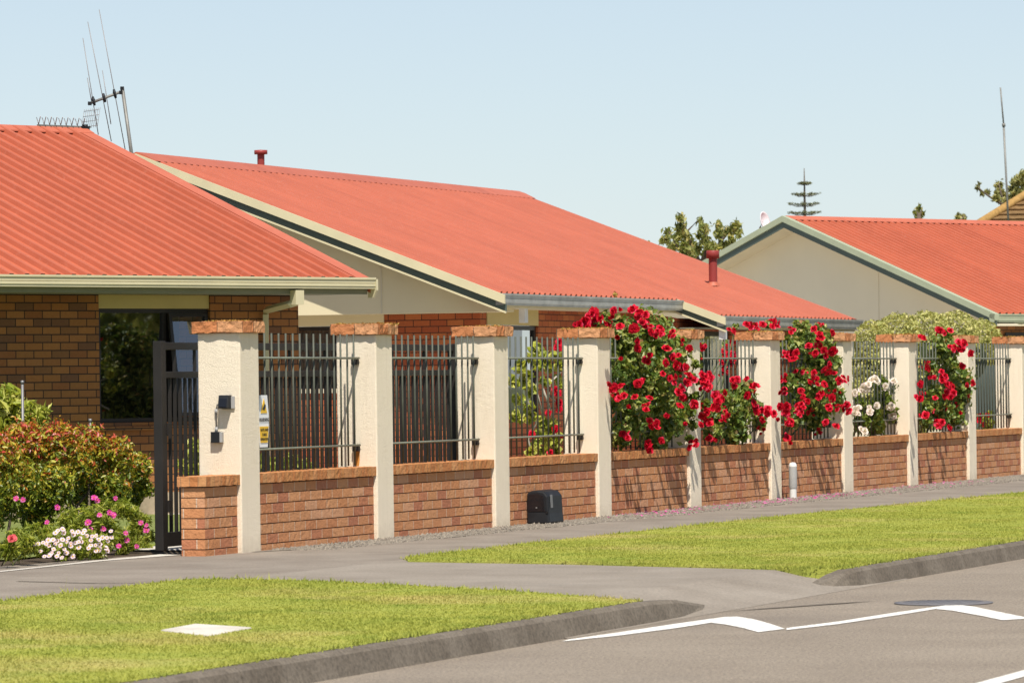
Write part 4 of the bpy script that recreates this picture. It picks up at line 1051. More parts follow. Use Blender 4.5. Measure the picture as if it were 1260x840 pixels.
def whip():
    Y = 118; t = thing('radio_mast', 'thin tall whip aerial rising above the far tree at the right edge', 'aerial', WORLD, atY(1239, 262, Y))
    MB().tube([atY(1242, 300, Y), atY(1235, 154, Y)], .030, 6).build('lower_pole', M['mast'], t)
    MB().tube([atY(1235, 154, Y), atY(1231, 108, Y)], .022, 6).build('upper_rod', M['mast'], t)
    MB().tube([atY(1235.2, 156, Y), atY(1234.8, 152, Y)], .05, 6).build('joint', M['mast'], t)
whip()

# ------------------------------------------------------------------ roses on the fence
def Wp(px, py, y): return WF.w(*WF.hit(px, py, y=y))
def blob(px, py, r, y=.1, sq=1.0):
    p = Wp(px, py, y); R = r * p.y / FPX
    return (p, (R, R * 1.15, R * sq))
bl_red = [bloom_mesh('bloom', M['petal_red'], .053, k) for k in range(4)] + [bloom_mesh('bloom', M['petal_red'], .052, 9, ((.95, 5, .15), (.7, 4, .5), (.4, 3, 1.1))), bloom_mesh('bloom', M['petal_red'], .047, 10, ((.8, 5, 1.5), (.6, 4, 1.7), (.3, 3, 1.9)))]
bl_white = [bloom_mesh('bloom', M['petal_white'], .075, 40 + k) for k in range(3)]
def truss_mesh(name, src, R, seed):
    r = np.random.default_rng(seed); V = []; Fq = []; tint = []
    for k in range(3):
        me = src[k % len(src)]; n = len(me.vertices); co = np.zeros(n * 3, np.float32); me.vertices.foreach_get('co', co); co = co.reshape(-1, 3)
        tv = np.zeros(n, np.float32); me.attributes['tint'].data.foreach_get('value', tv)
        a = 2.1 * k + r.random(); sc = .72 + .3 * r.random(); tl = Matrix.Rotation(r.normal() * .5, 3, 'X') @ Matrix.Rotation(r.normal() * .5, 3, 'Y')
        co = (co * sc) @ np.array(tl).T + np.array([R * .85 * math.cos(a), R * .85 * math.sin(a), R * .25 * r.normal()])
        Fq += [tuple(i + len(V) for i in p.vertices) for p in me.polygons]; V += co.tolist(); tint += np.clip(tv + r.normal() * .1, 0, 1).tolist()
    me = bpy.data.meshes.new(name); me.from_pydata(V, [], Fq)
    a = me.attributes.new('tint', 'FLOAT', 'POINT'); a.data.foreach_set('value', np.array(tint, dtype=np.float32))
    me.materials.append(src[0].materials[0]); me.polygons.foreach_set('use_smooth', [True] * len(Fq)); me.update(); return me
tr_red = [truss_mesh('bloom_cluster', bl_red[k:] + bl_red[:k], .05, 90 + k) for k in range(4)]
def bush(name, label, cat, blobs, n, leafmat, size, base, blooms, meshes, group=None, seed=0, extra=0, ybloom=.0, stems=5, sc=1.0):
    b = WF.w(*base); t = thing(name, label, cat, WORLD, b, group)
    leaves('foliage', blobs, n, size, leafmat, t, seed=seed, out=.45, shell=.8, aspect=.62, droop=.15, tint_fn=lambda P, r, d: np.clip(r.beta(1.6, 2.0, len(P)) + .10 * (d[:, 2]), 0, 1))
    mb = MB(); rr = random.Random(seed)
    for k in range(stems):
        c = Vector(blobs[k % len(blobs)][0]); q = b + Vector((rr.uniform(-.15, .15), rr.uniform(-.15, .15), 0))
        mb.tube([q, q.lerp(c, .5) + Vector((rr.uniform(-.1, .1), rr.uniform(-.1, .1), .05)), c], [.016, .011, .006], 6)
    mb.build('stems', M['stem'], t)
    tocam = Vector((0, -1, .25))
    pts = [(Wp(px, py, y), s) for px, py, y, s in blooms]
    r2 = np.random.default_rng(seed + 5)
    for k in range(extra):
        c, R = blobs[r2.integers(len(blobs))]; d = unit(r2.normal(size=3)); d[1] = -abs(d[1]) - .2; d = unit(d)
        pts.append((Vector(c) + Vector((d[0] * R[0], d[1] * R[1], d[2] * R[2])) * .98, .55 + .45 * r2.random()))
    for k, (p, s) in enumerate(pts[:100]):
        d = tocam + Vector((rr.uniform(-1.0, 1.0), rr.uniform(-.3, .5), rr.uniform(-.6, 1.0)))
        if meshes is bl_red and (k >= len(blooms) or (k % 4 == 0 and extra) or p.y > (WF.w(0, .55).y + (p.x - WF.w(0, .55).x) * WF.ex.y / WF.ex.x)):
            put(tr_red[k % 4], 'bloom_cluster', t, p, d, s * sc * rr.uniform(.8, 1.1), rr.uniform(0, 6))
        else: put(meshes[k % len(meshes)], 'bloom', t, p, d, s * sc * rr.uniform(.85, 1.25), rr.uniform(0, 6))
    return t
ZA = lambda L, y=-.10, s=1.0: [(700 + a / 3.82, 360 + b / 3.82, y + random.uniform(-.08, .06), s * random.uniform(.85, 1.15)) for a, b in L]
ZC = lambda L, y=-.10, s=1.0: [(940 + a / 3.82, 360 + b / 3.82, y + random.uniform(-.08, .06), s * random.uniform(.85, 1.15)) for a, b in L]
A_bl = [(800, 418, 30), (768, 415, 18), (790, 465, 34), (776, 512, 24), (815, 515, 26), (838, 462, 16), (792, 394, 14), (835, 425, 15), (852, 448, 9), (852, 505, 7), (850, 530, 5), (762, 535, 14), (764, 455, 16), (822, 440, 24), (830, 500, 20), (775, 440, 20), (805, 540, 16), (758, 490, 12), (845, 480, 11), (815, 405, 12), (800, 490, 28)]
A_fl = [(105, 100), (80, 135), (50, 150), (150, 125), (205, 95), (235, 85), (300, 80), (330, 95), (345, 120), (240, 160), (305, 170), (225, 208), (370, 155), (385, 185), (430, 170), (435, 190), (485, 200), (535, 225), (565, 260), (460, 262), (500, 300), (325, 228), (325, 262), (250, 315), (372, 310), (455, 330), (508, 340), (440, 380), (487, 408), (522, 397), (545, 350), (570, 390), (568, 410), (245, 440), (325, 425), (355, 412), (250, 487), (310, 490), (380, 495), (362, 550), (365, 535), (275, 540), (408, 628), (460, 578), (525, 470), (538, 495), (522, 530), (538, 610), (205, 440), (435, 695), (375, 715), (382, 740), (582, 718), (600, 690), (320, 110), (350, 140), (395, 610), (210, 455), (115, 95), (75, 128), (420, 195), (340, 418), (590, 525)]
bush('rose_bush', 'largest red rose bush, full of blooms, rising over the pillar caps', 'rose bush', [blob(a, b, r * 1.13, .14) for a, b, r in A_bl] + [blob(730, 398, 6, .5), blob(745, 392, 9, .5), blob(715, 402, 4, .5), blob(762, 395, 9, .2)], 12500, M['leaf_rose'], .07, (10.6, .75, 0), [(a, b, (.45 if a < 752 else c + (.14 if a < 765 else 0)), d) for a, b, c, d in ZA(A_fl, -.25)] + [(random.uniform(758, 838), random.uniform(395, 540), .62, .95) for k in range(22)], bl_red, 'red roses on the fence', 1, 30)
B_bl = [(905, 505, 20), (882, 512, 14), (928, 503, 11), (915, 484, 16), (935, 520, 9), (876, 530, 12), (905, 532, 15), (945, 510, 5), (868, 500, 9), (890, 490, 11)]
B_fl = [(640, 430), (625, 385), (655, 445), (685, 535), (700, 495), (710, 550), (660, 615), (620, 620), (780, 420), (840, 485), (870, 518), (905, 548), (945, 560), (930, 565), (910, 597), (660, 685), (640, 575), (850, 435), (690, 480), (735, 470), (645, 390), (875, 440), (960, 570), (985, 598), (890, 550), (835, 405), (700, 545), (630, 410), (655, 410), (670, 690)]
bush('rose_bush', 'low red rose bush growing through the bars left of the rose capped pillar', 'rose bush', [blob(*q, y=.08) for q in B_bl] + [blob(860, 440, 3.5, .1), blob(864, 425, 3, .1)], 4400, M['leaf_rose'], .066, (14.0, .7, 0), ZA(B_fl, -.15), bl_red, 'red roses on the fence', 2, 18)
H_fl = [(725, 350), (735, 380), (720, 385), (735, 290), (770, 300), (765, 270), (770, 235), (742, 310), (722, 330), (760, 330), (738, 255)]
bush('rose_spray', 'hanging spray of small red roses in front of the grey curtained window', 'rose spray', [blob(890, 440, 5, .9), blob(894, 425, 5, .9), blob(889, 458, 4, .9)], 260, M['leaf_rose'], .06, (14.6, 1.2, 0), ZA(H_fl, .85, .85), bl_red, None, 3, 0, stems=3)
K_fl = [(765, 180), (835, 150), (910, 150), (960, 145), (965, 155), (778, 185)]
bush('rose_spray', 'sprig of red roses standing above the cap of the rose capped pillar', 'rose spray', [blob(905, 402, 3.5, .42), blob(925, 401, 3.5, .42), blob(945, 399, 4.5, .42), blob(952, 397, 3.5, .42)], 420, M['leaf_rose'], .05, (15.2, .75, .4), ZA(K_fl, .38), bl_red, None, 4, 5, stems=4)
C_bl = [(1000, 430, 26), (1022, 442, 12), (975, 425, 14), (988, 478, 24), (1020, 488, 18), (975, 515, 11), (1000, 518, 13), (1030, 470, 10), (985, 408, 12), (1010, 410, 11), (970, 470, 10), (1008, 462, 22), (1028, 505, 9), (968, 540, 4), (1000, 500, 22)]
C_fl = [(130, 178), (235, 170), (320, 190), (265, 210), (250, 240), (220, 288), (210, 250), (325, 275), (290, 280), (150, 280), (140, 310), (92, 308), (295, 355), (330, 378), (235, 375), (150, 370), (355, 415), (350, 470), (260, 478), (250, 430), (240, 405), (215, 420), (175, 460), (170, 500), (165, 535), (105, 540), (125, 610), (340, 628), (390, 545), (388, 575), (305, 540), (300, 535), (355, 540), (320, 495), (110, 680), (120, 705), (90, 468), (205, 510), (290, 610), (185, 540), (95, 545), (190, 530), (260, 195), (240, 285), (105, 295), (270, 475), (285, 430), (340, 465), (365, 410), (110, 612), (185, 490), (255, 490)]
bush('rose_bush', 'dense red rose bush covering the railing behind the grey bollard', 'rose bush', [blob(a, b, r * 1.1, .14) for a, b, r in C_bl], 8800, M['leaf_rose'], .072, (17.0, .75, 0), ZC(C_fl, -.2), bl_red, 'red roses on the fence', 5, 34)
D_bl = [(1160, 430, 17), (1172, 468, 22), (1148, 490, 15), (1184, 445, 11), (1138, 518, 7), (1170, 508, 16), (1190, 465, 8), (1162, 414, 9), (1145, 455, 9), (1180, 490, 13), (1155, 505, 15), (1140, 500, 9), (1182, 425, 7)]
D_fl = [(820, 175), (845, 188), (875, 178), (740, 210), (930, 235), (920, 270), (970, 285), (935, 345), (885, 260), (980, 425), (770, 355), (840, 395), (850, 415), (835, 370), (890, 470), (735, 500), (865, 480), (920, 568), (805, 495), (870, 635), (820, 615), (830, 630), (735, 430), (950, 240), (875, 435), (760, 575), (828, 178), (750, 212), (925, 262), (945, 350), (850, 390), (880, 465), (725, 495)]
bush('rose_bush', 'leafy red rose bush on the railing nearest the right edge', 'rose bush', [blob(a, b, r * 1.1, .14) for a, b, r in D_bl], 6200, M['leaf_rose'], .08, (23.2, .75, 0), ZC(D_fl, -.18, 1.05), bl_red, 'red roses on the fence', 6, 22)
E_fl = [(1015, 580), (1045, 600), (1030, 620), (1010, 600), (1050, 575), (1040, 625)]
bush('rose_bush', 'tiny red rose bush behind the bars beside the right edge pillar', 'rose bush', [blob(1210, 515, 7, .55), blob(1218, 510, 5, .55), blob(1216, 522, 7, .55)], 420, M['leaf_soft'], .07, (26.2, .8, 0), ZC(E_fl, .5), bl_red, 'red roses on the fence', 7, 0, stems=3)
W_bl = [(1070, 505, 14), (1088, 495, 13), (1060, 520, 10), (1100, 478, 7), (1082, 472, 9), (1075, 522, 13), (1095, 510, 10), (1056, 495, 7)]
W_fl = [(470, 450), (490, 430), (510, 410), (540, 420), (610, 415), (430, 545), (440, 570), (495, 540), (530, 530), (600, 535), (425, 470), (455, 640), (570, 440), (500, 560), (485, 455), (525, 410), (430, 555), (590, 540), (470, 650), (445, 540)]
bush('white_rose_bush', 'white rose bush with large pale blooms behind the bars', 'rose bush', [blob(*q, y=.22) for q in W_bl], 2100, M['leaf_white_rose'], .085, (20.4, .7, 0), ZC(W_fl, .03, .72), bl_white, None, 8, 3)
bush('leafy_spray', 'pale leafy rose spray hanging down the face of the dappled pillar', 'rose spray', [blob(856, 448, 5, -.08), blob(850, 466, 6, -.1), blob(855, 486, 6, -.1), blob(850, 505, 7, -.1), blob(853, 522, 6, -.1), blob(848, 538, 5, -.1), blob(860, 470, 4, -.1)], 520, M['leaf_white_rose'], .055, (12.0, .3, .6), [(857, 548, -.12, .7), (853, 495, -.12, .6), (862, 478, -.12, .6)], bl_red, None, 14, 0, stems=3)
# stray stems throwing shade on the wall
def vine():
    cl = [(641, 448), (648, 462), (638, 492), (645, 470), (655, 440), (662, 448), (668, 440), (660, 430), (675, 452), (684, 440), (690, 450), (655, 480), (650, 500), (642, 515), (655, 512), (666, 520), (672, 540), (660, 548), (680, 545), (688, 540), (676, 528), (655, 555), (668, 555), (684, 557), (664, 535), (640, 455), (632, 470), (634, 512), (679, 520), (690, 470), (670, 470)]
    t = thing('climbing_vine', 'pale green climbing vine with bare twisting stems behind the bars', 'vine', WORLD, WF.w(8.0, 1.2, 0))
    leaves('foliage', [blob(a, b, 6, 1.0) for a, b in cl], 900, .10, M['leaf_lime'], t, seed=9, out=.3, aspect=.7, shell=.9)
    mb = MB()
    for L in ([(690, 560), (672, 525), (665, 500), (660, 478), (663, 440)], [(690, 500), (676, 487), (677, 470), (690, 458)], [(655, 560), (650, 540), (660, 520), (648, 490), (642, 450)], [(678, 560), (684, 530), (676, 500), (668, 478)]):
        mb.tube([Wp(a, b, 1.0 + .05 * math.sin(k * 2.0)) for k, (a, b) in enumerate(L)], .011, 5)
    mb.build('stems', M['vine_stem'], t)
    fl = [(743, 703), (852, 495), (865, 510), (820, 600), (855, 680), (868, 545), (872, 585), (830, 790), (866, 295), (869, 270), (874, 560), (880, 715)]
    for k, (a, b) in enumerate(fl): put(bl_red[k % 6], 'bloom', t, Wp(460 + a / 3.82, 350 + b / 3.82, .9), Vector((random.uniform(-.5, .5), -1, .2)), random.uniform(.8, 1.05))
vine()

# ------------------------------------------------------------------ hedge, gardens, shrubs
def hedge():
    y = 3.2; P = lambda px, py: WF.w(*WF.hit(px, py, y=y))
    cs = [(1075, 420, 26), (1105, 414, 30), (1140, 414, 32), (1175, 414, 32), (1205, 420, 28), (1218, 432, 18), (1072, 450, 26), (1105, 455, 34), (1140, 455, 34), (1175, 440, 30), (1095, 500, 34), (1065, 490, 26), (1130, 500, 34), (1160, 500, 30)]
    t = thing('hedge', 'rounded yellow green clipped hedge behind the far pillars', 'hedge', WORLD, Vector((P(1140, 470).x, P(1140, 470).y, 0)))
    bs = [blob(a, b, r, y) for a, b, r in cs]; bs = [(c, (r[0], r[1] * 1.3, r[2])) for c, r in bs]
    leaves('foliage', bs, 34000, .055, M['leaf_hedge'], t, seed=12, out=.5, shell=.22, aspect=.5, noise=.03, tint_fn=lambda P, r, d: np.clip(r.beta(1.8, 1.8, len(P)), 0, 1))
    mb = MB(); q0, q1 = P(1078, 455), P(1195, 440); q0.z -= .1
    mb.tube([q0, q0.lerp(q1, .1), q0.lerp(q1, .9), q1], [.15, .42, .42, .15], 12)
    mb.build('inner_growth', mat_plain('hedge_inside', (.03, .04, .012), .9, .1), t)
    mb = MB()
    for k in range(5):
        q = WF.w(*WF.hit(1075 + 30 * k, 470, y=y)); q.z = 0; mb.tube([q, q + Vector((0, 0, 1.3))], [.05, .03], 6)
    mb.build('stems', M['bark'], t)
hedge()
def dark_shed():
    a = WF.hit(1185, 520, y=4.2).x; b = WF.hit(1232, 520, y=4.2).x
    t = thing('garden_gate', 'dark slatted garden door in shade beyond the bars near the right edge', 'garden door', WF, (a, 4.2, 0))
    mb = MB(); n = int((b - a) / .1)
    for k in range(n): mb.box(a + k * .1, a + k * .1 + .085, 4.2, 4.225, .05, 1.62)
    mb.build('slats', M['dark_sage'], t)
    mb = MB(); mb.box(a, b, 4.226, 4.26, .3, .4); mb.box(a, b, 4.226, 4.26, 1.35, 1.45); mb.box(a - .08, a - .001, 4.19, 4.27, 0, 1.7); mb.box(b + .001, b + .08, 4.19, 4.27, 0, 1.7); mb.build('frame', M['frame'], t)
dark_shed()

def shrub(name, label, cat, cs, y, n, mat, size, seed, tint=None, stems=6, aspect=.45, shell=.6, out=.4, group=None, stem_mat='bark'):
    bs = [blob(a, b, r, y + random.uniform(-.15, .25)) for a, b, r in cs]
    cx = sum(b[0].x for b in bs) / len(bs); cy = sum(b[0].y for b in bs) / len(bs)
    t = thing(name, label, cat, WORLD, (cx, cy, 0), group)
    leaves('foliage', bs, n, size, mat, t, seed=seed, out=out, shell=shell, aspect=aspect, tint_fn=tint, droop=.05)
    mb = MB(); rr = random.Random(seed)
    for k in range(stems):
        c = Vector(bs[k % len(bs)][0]); q = Vector((cx + rr.uniform(-.25, .25), cy + rr.uniform(-.1, .1), 0))
        f = .35 if stem_mat == 'stem' else 1; c = q.lerp(c, .8)
        mb.tube([q, q.lerp(c, .5) + Vector((rr.uniform(-.1, .1), 0, .05)), c], [.016 * f, .011 * f, .005 * f], 6)
    mb.build('stems', M[stem_mat], t)
    return t
def top_tint(P, r, d):   # new growth at the tips is red, as on the real plant
    return np.clip(.04 + .44 * r.random(len(P)) + .56 * np.clip((P[:, 2] - .55) / .45, -.25, 1) * r.random(len(P)) ** .7 + .24 * (r.random(len(P)) > .82), 0, 1)
shrub('red_tipped_shrub', 'red and yellow tipped shrub filling the bed at the left edge', 'shrub',
      [(30, 548, 32), (72, 545, 28), (108, 549, 26), (142, 560, 24), (168, 576, 19), (178, 600, 12), (15, 598, 34), (60, 600, 32), (105, 600, 30), (140, 605, 22), (-15, 560, 34), (-10, 610, 36), (45, 630, 24), (90, 575, 28), (165, 610, 12)], 1.9, 27000, M['leaf_photinia'], .046, 21, top_tint)
shrub('lime_shrub', 'bright lime green shrub behind the red tipped shrub at the left edge', 'shrub', [(8, 492, 16), (20, 505, 15), (35, 508, 13), (48, 512, 9), (5, 515, 20), (-15, 495, 22), (55, 505, 6)], 2.9, 1500, M['leaf_lime'], .13, 22, aspect=.28)
shrub('feathery_plant', 'feathery light green plant with magenta flowers below the red tipped shrub', 'flowering plant', [(110, 640, 20), (85, 640, 18), (130, 648, 14), (145, 660, 14), (160, 668, 14), (176, 672, 13), (168, 650, 12), (150, 676, 9), (20, 660, 12), (165, 632, 11), (150, 626, 13), (184, 660, 8), (130, 625, 12), (178, 640, 9), (120, 660, 12), (60, 655, 12), (95, 655, 16), (40, 650, 10)], 1.15, 7000, M['leaf_soft'], .055, 23, aspect=.22, shell=.9, stem_mat='stem')
ft = [o for o in bpy.data.objects if o.name.startswith('feathery_plant')][0]
pk = [flat_flower('bloom', M['petal_pink'], M['petal_coral'], .028, 12, k) for k in range(3)]
for k, (a, b) in enumerate([(125, 82), (178, 92), (445, 150), (740, 80), (755, 100), (730, 75), (895, 80), (770, 210), (850, 190), (875, 215), (885, 205), (690, 265), (700, 322), (800, 318), (365, 265), (975, 350), (985, 405), (1060, 452), (1092, 270), (1135, 290), (1135, 326), (920, 450), (680, 268), (860, 195)]):
    put(pk[k % 3], 'bloom', ft, Wp(a / 6.3, 600 + b / 6.3, .95), Vector((random.uniform(-.5, .5), -1, random.uniform(.1, .8))), random.uniform(.8, 1.15))
def daisies():
    cs = [(60, 668, 14), (85, 662, 13), (108, 664, 13), (125, 668, 12), (75, 678, 12), (50, 676, 9), (100, 676, 12), (120, 680, 10), (140, 664, 6)]
    t = shrub('daisy_clump', 'low clump of pale pink daisies with yellow centres at the pavement edge', 'daisies', cs, .85, 1700, M['leaf_soft'], .06, 24, aspect=.3, stem_mat='stem')
    fm = [flat_flower('bloom', M['petal_daisy'], M['daisy_eye'], .022, 14, k + 9) for k in range(4)]
    L = [(268, 435), (295, 433), (335, 422), (358, 432), (375, 405), (380, 447), (412, 402), (430, 433), (445, 410), (470, 445), (485, 400), (515, 415), (500, 475), (415, 475), (455, 503), (515, 503), (480, 540), (440, 530), (390, 515), (315, 490), (345, 530), (380, 525), (550, 428), (548, 448), (585, 425), (610, 418), (632, 418), (612, 460), (622, 387), (570, 362), (560, 335), (605, 340), (645, 348), (655, 330), (675, 370), (705, 405), (715, 375), (745, 370), (765, 400), (740, 443), (705, 445), (688, 465), (775, 437), (770, 470), (745, 487), (765, 485), (795, 385), (828, 385), (865, 383), (820, 465), (785, 522), (812, 528), (835, 490), (485, 320), (450, 330), (430, 348), (495, 350), (530, 390), (400, 505), (835, 412), (860, 335), (565, 530)]
    for k, (a, b) in enumerate(L): put(fm[k % 4], 'bloom', t, Wp(a / 6.3, 600 + b / 6.3, .68), Vector((random.uniform(-.4, .4), -1, random.uniform(.2, .9))), random.uniform(.85, 1.15))
daisies()
def coral():
    t = shrub('coral_flower', 'single coral red bloom on grassy leaves at the left edge', 'flower', [(22, 672, 12), (10, 676, 9), (35, 668, 9)], .85, 700, M['leaf_soft'], .14, 25, aspect=.10, stem_mat='stem', stems=3)
    for k, (a, b) in enumerate([(98, 388), (108, 392), (90, 392)]): put(bloom_mesh('bloom', M['petal_coral'], .035, 70 + k), 'bloom', t, Wp(a / 6.3, 600 + b / 6.3, .66), Vector((0, -1, .5)), 1.0)
coral()
shrub('leafy_plant', 'bright green leafy plant behind the gate bars left of the nearest pillar', 'plant', [(238, 545, 7), (240, 560, 9), (232, 575, 8), (243, 580, 9), (225, 572, 6)], 1.6, 500, M['leaf_lime'], .08, 26)
shrub('leafy_plant', 'low light green plants behind the bars of the first railing', 'plant', [(330, 575, 8), (345, 570, 9), (358, 568, 9), (372, 572, 7), (385, 575, 6), (325, 565, 6)], 1.5, 700, M['leaf_lime'], .075, 27)
for (a, b, y, lb) in ((27.5, 468, 2.4, 'taller grey stake standing behind the lime green shrub'), (111, 515, 2.3, 'shorter grey stake standing in the red tipped shrub')):
    p = WF.hit(a, b, y=y); t = thing('garden_stake', lb, 'stake', WF, (p.x, p.y, 0))
    MB().tube([(p.x, p.y, -.02), (p.x, p.y, p.z - .03)], .013, 8).build('tube', M['galv'], t); MB().tube([(p.x, p.y, p.z - .0299), (p.x, p.y, p.z)], .016, 8).build('cap', M['galv'], t)
# lawn inside the entry
sheet('inner_lawn', [wp([(-14, -1.7), (-2, -1.5), (10, -1.5), (10, -11), (-14, -11)], .004)], mat_ground('inner_lawn', (.13, .17, .04), (.20, .22, .07), scale=1.5, grain=40, bump=.8, bdist=.02))
g = None

# ------------------------------------------------------------------ trees beyond the roofs
def tree(name, label, Y, trunk, limbs, clumps, n, size, mat, seed, aspect=.4):
    b = atY(*trunk[0], Y); t = thing(name, label, 'tree', WORLD, Vector((b.x, b.y, 0)))
    mb = MB(); mb.tube([Vector((b.x, b.y, -.2))] + [atY(*q, Y) for q in trunk], [.16] + [.12 - .07 * k / max(1, len(trunk) - 1) for k in range(len(trunk))], 8)
    for L in limbs: mb.tube([atY(*q, Y) for q in L], [.05 - .035 * k / (len(L) - 1) for k in range(len(L))], 6)
    mb.build('trunk', M['bark'], t)
    r = random.Random(seed); bs = []
    for (a, c, q) in clumps:
        p = atY(a, c, Y + r.uniform(-.8, .8)); R = q * .86 * Y / FPX; bs.append((p, (R, R, R * 1.05)))
    leaves('crown', bs, n, size, mat, t, seed=seed, out=.25, shell=1.0, aspect=aspect, droop=.6, noise=.45)
tree('leafy_tree', 'leafy green tree with upright branches behind the middle roof', 96, [(860, 345), (862, 320)],
     [[(862, 325), (850, 300), (840, 272), (838, 264)], [(862, 325), (835, 305), (823, 285)], [(862, 325), (872, 300), (866, 275)], [(862, 325), (885, 300), (900, 280), (906, 272)], [(862, 325), (880, 310), (890, 285), (885, 275)], [(850, 300), (845, 285), (858, 272)]],
     [(838, 268, 6), (836, 280, 8), (834, 292, 7), (823, 286, 7), (820, 294, 6), (815, 296, 5), (845, 290, 8), (850, 300, 8), (842, 303, 8), (830, 303, 8), (862, 272, 6), (866, 282, 8), (868, 295, 8), (872, 304, 8), (884, 278, 7), (886, 288, 8), (896, 285, 7), (905, 278, 7), (907, 285, 7), (900, 295, 7), (890, 302, 8), (880, 306, 8), (858, 306, 8), (868, 312, 8), (850, 312, 8), (840, 310, 6), (895, 305, 6), (910, 290, 4), (825, 305, 6), (860, 290, 5)], 2500, .135, M['leaf_tree'], 31)
def norfolk():
    Y = 150; t = thing('norfolk_pine', 'slim conifer with tiered horizontal branches above the farthest ridge', 'tree', WORLD, Vector((atY(990, 267, Y).x, Y, 0)))
    x = lambda py: 990 - (267 - py) * .012 
    mb = MB(); mb.tube([Vector((atY(991, 267, Y).x, Y, -.2)), atY(991, 300, Y), atY(990, 240, Y), atY(989.5, 207, Y)], [.15, .06, .035, .012], 8)
    V = []; bs = []; r = random.Random(5)
    for (y, L, up) in ((224, 8, 0), (239, 17, 4), (251.5, 20, 5), (262, 22, 5), (275, 24, 5)):
        for k in range(7):
            a = 2 * math.pi * k / 7 + r.uniform(-.2, .2); c = atY(990, y + 2, Y); R = L * Y / FPX * r.uniform(.85, 1.05)
            e = c + Vector((math.cos(a) * R, math.sin(a) * R, up * .5 * Y / FPX))
            m = c.lerp(e, .5) - Vector((0, 0, .05)); mb.tube([c, m, e], [.016, .012, .006], 5)
            for f in (.45, .62, .8, .97):
                if L < 10: f *= .95
                bs.append((c.lerp(e, f) + Vector((0, 0, .02)), (.11, .11, .04)))
    mb.build('trunk', M['bark'], t)
    leaves('crown', bs, 1900, .10, M['leaf_pine'], t, seed=33, out=.3, shell=.95, aspect=.16, droop=0)
norfolk()
tree('leafy_tree', 'pale olive tree behind the mossy tiled roof at the right edge', 128, [(1240, 280), (1240, 255)], [[(1240, 255), (1225, 247), (1212, 238), (1203, 230)], [(1240, 255), (1232, 240), (1229, 225)], [(1240, 255), (1252, 235), (1258, 215)], [(1240, 255), (1248, 240), (1240, 228)]],
     [(1203, 231, 3), (1208, 238, 3), (1215, 237, 4), (1229, 228, 6), (1230, 236, 7), (1226, 243, 6), (1236, 242, 6), (1245, 233, 6), (1250, 224, 7), (1258, 216, 7), (1260, 226, 9), (1254, 238, 9), (1244, 245, 8), (1236, 250, 7), (1262, 240, 8), (1268, 228, 10), (1205, 226, 2)], 2300, .15, M['leaf_olive'], 34)
tree('young_tree', 'small tree top showing just above the farthest red ridge', 125, [(1130, 285), (1131, 262)], [[(1131, 268), (1128, 260)], [(1131, 268), (1134, 258)]], [(1131, 256, 3.5), (1129, 262, 4.5), (1134, 263, 4), (1131, 267, 5)], 190, .17, M['leaf_tree'], 35)
tree('palm_top', 'small bushy plant top beyond the ridge, left of the tiled roof', 125, [(1182, 285), (1182, 268)], [[(1182, 270), (1178, 266)], [(1182, 270), (1187, 266)]], [(1179, 267, 3.2), (1185, 267, 3.2), (1182, 268, 4)], 180, .16, M['leaf_olive'], 36)
tree('far_tree', 'low leafy treetop peeping over the middle roof slope', 110, [(795, 320), (795, 300)], [[(795, 305), (790, 298)], [(795, 305), (799, 300)]], [(790, 299, 3.5), (797, 301, 3.5)], 150, .16, M['leaf_soft'], 37)

tw = leaves('added_trees', [(Vector((36 + 5 * k + random.uniform(-1, 1), 42 - 1.2 * k, 3.6)), (3.6, 3.6, 3.6)) for k in range(7)], 9000, .5, M['leaf_tree'], None, seed=50, out=.4, shell=.7)  # trees added out of view so the near window reflects less bright sky
props(tw, 'mass of trees added out of view at the right, to darken the window reflection', kind='stuff')

# ------------------------------------------------------------------ camera, light, sky
cam = bpy.data.cameras.new('camera'); cam.sensor_width = 36.0; cam.lens = FPX / 1260 * 36.0
cam.clip_start = .5; cam.clip_end = 3000
cam.dof.use_dof = True; cam.dof.focus_distance = 43.0; cam.dof.aperture_fstop = 9.0
co = bpy.data.objects.new('camera', cam); C.objects.link(co); scene.camera = co
fwd = Vector((0, math.cos(PITCH), math.sin(PITCH))); right0 = Vector((1, 0, 0)); up0 = right0.cross(fwd)
right = right0 * math.cos(ROLL) - up0 * math.sin(ROLL); up = right0 * math.sin(ROLL) + up0 * math.cos(ROLL)
m = Matrix((right, up, -fwd)).transposed().to_4x4(); m.translation = CAM; co.matrix_world = m

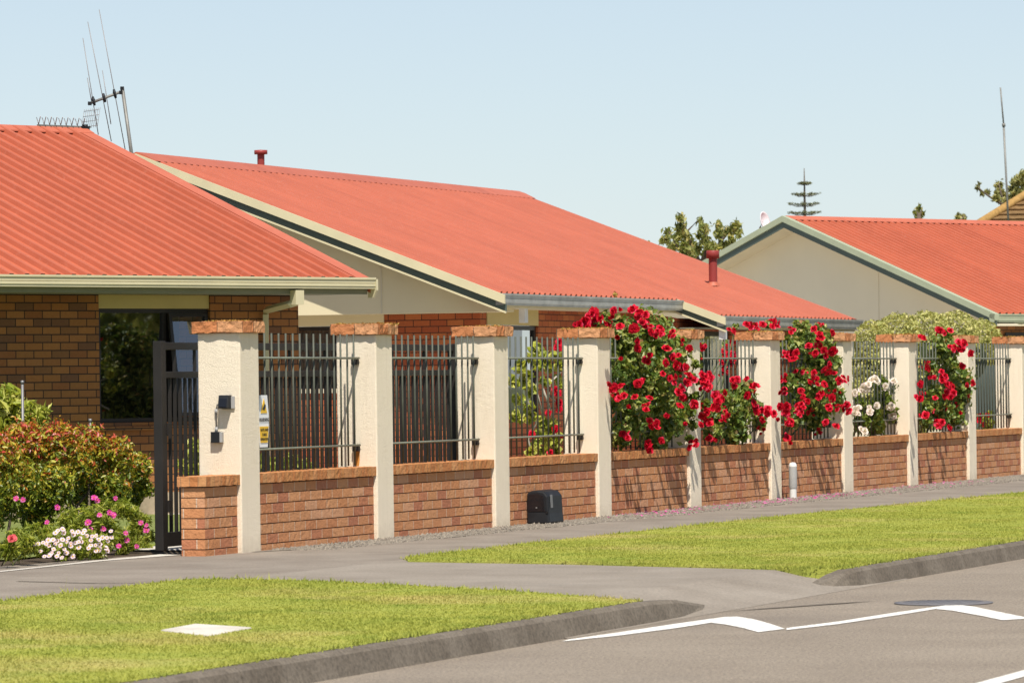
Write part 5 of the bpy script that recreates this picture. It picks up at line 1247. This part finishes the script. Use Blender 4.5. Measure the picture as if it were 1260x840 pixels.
EL = math.radians(58); sunh = Vector((.128, -.991, 0)).normalized()
sd = sunh * math.cos(EL) + Vector((0, 0, math.sin(EL)))
sun = bpy.data.lights.new('sun', 'SUN'); sun.energy = 4.5; sun.angle = math.radians(.53); sun.color = (1.0, .945, .86)
so = bpy.data.objects.new('sun', sun); C.objects.link(so); so.rotation_euler = (-sd).to_track_quat('-Z', 'Y').to_euler()
w = bpy.data.worlds.new('World'); scene.world = w; w.use_nodes = True
nt = w.node_tree; bg = nt.nodes['Background']
sky = nt.nodes.new('ShaderNodeTexSky'); sky.sky_type = 'NISHITA'; sky.sun_disc = False
sky.sun_elevation = EL; sky.sun_rotation = math.atan2(sunh.x, sunh.y); sky.air_density = .85; sky.dust_density = .3; sky.ozone_density = 1.5; sky.altitude = 20
veil = nt.nodes.new('ShaderNodeMix'); veil.data_type = 'RGBA'; tc = nt.nodes.new('ShaderNodeTexCoord'); sx = nt.nodes.new('ShaderNodeSeparateXYZ'); nt.links.new(tc.outputs['Generated'], sx.inputs[0])
m1 = nt.nodes.new('ShaderNodeMath'); m1.operation = 'SUBTRACT'; m1.inputs[0].default_value = 1.0; m1.use_clamp = True; nt.links.new(sx.outputs[2], m1.inputs[1])
m2 = nt.nodes.new('ShaderNodeMath'); m2.operation = 'POWER'; m2.inputs[1].default_value = 3.0; nt.links.new(m1.outputs[0], m2.inputs[0])
m3 = nt.nodes.new('ShaderNodeMath'); m3.operation = 'MULTIPLY'; m3.inputs[1].default_value = .66; nt.links.new(m2.outputs[0], m3.inputs[0]); nt.links.new(m3.outputs[0], veil.inputs[0])
nt.links.new(sky.outputs[0], veil.inputs[6]); veil.inputs[7].default_value = (5.85, 6.5, 6.95, 1)
nt.links.new(veil.outputs[2], bg.inputs[0]); bg.inputs[1].default_value = .082
scene.render.engine = 'CYCLES'
scene.view_settings.view_transform = 'Standard'; scene.view_settings.look = 'None'; scene.view_settings.gamma = 1.0
scene.view_settings.use_curve_mapping = False
scene.view_settings.exposure = 0.54
scene.cycles.use_denoising = True
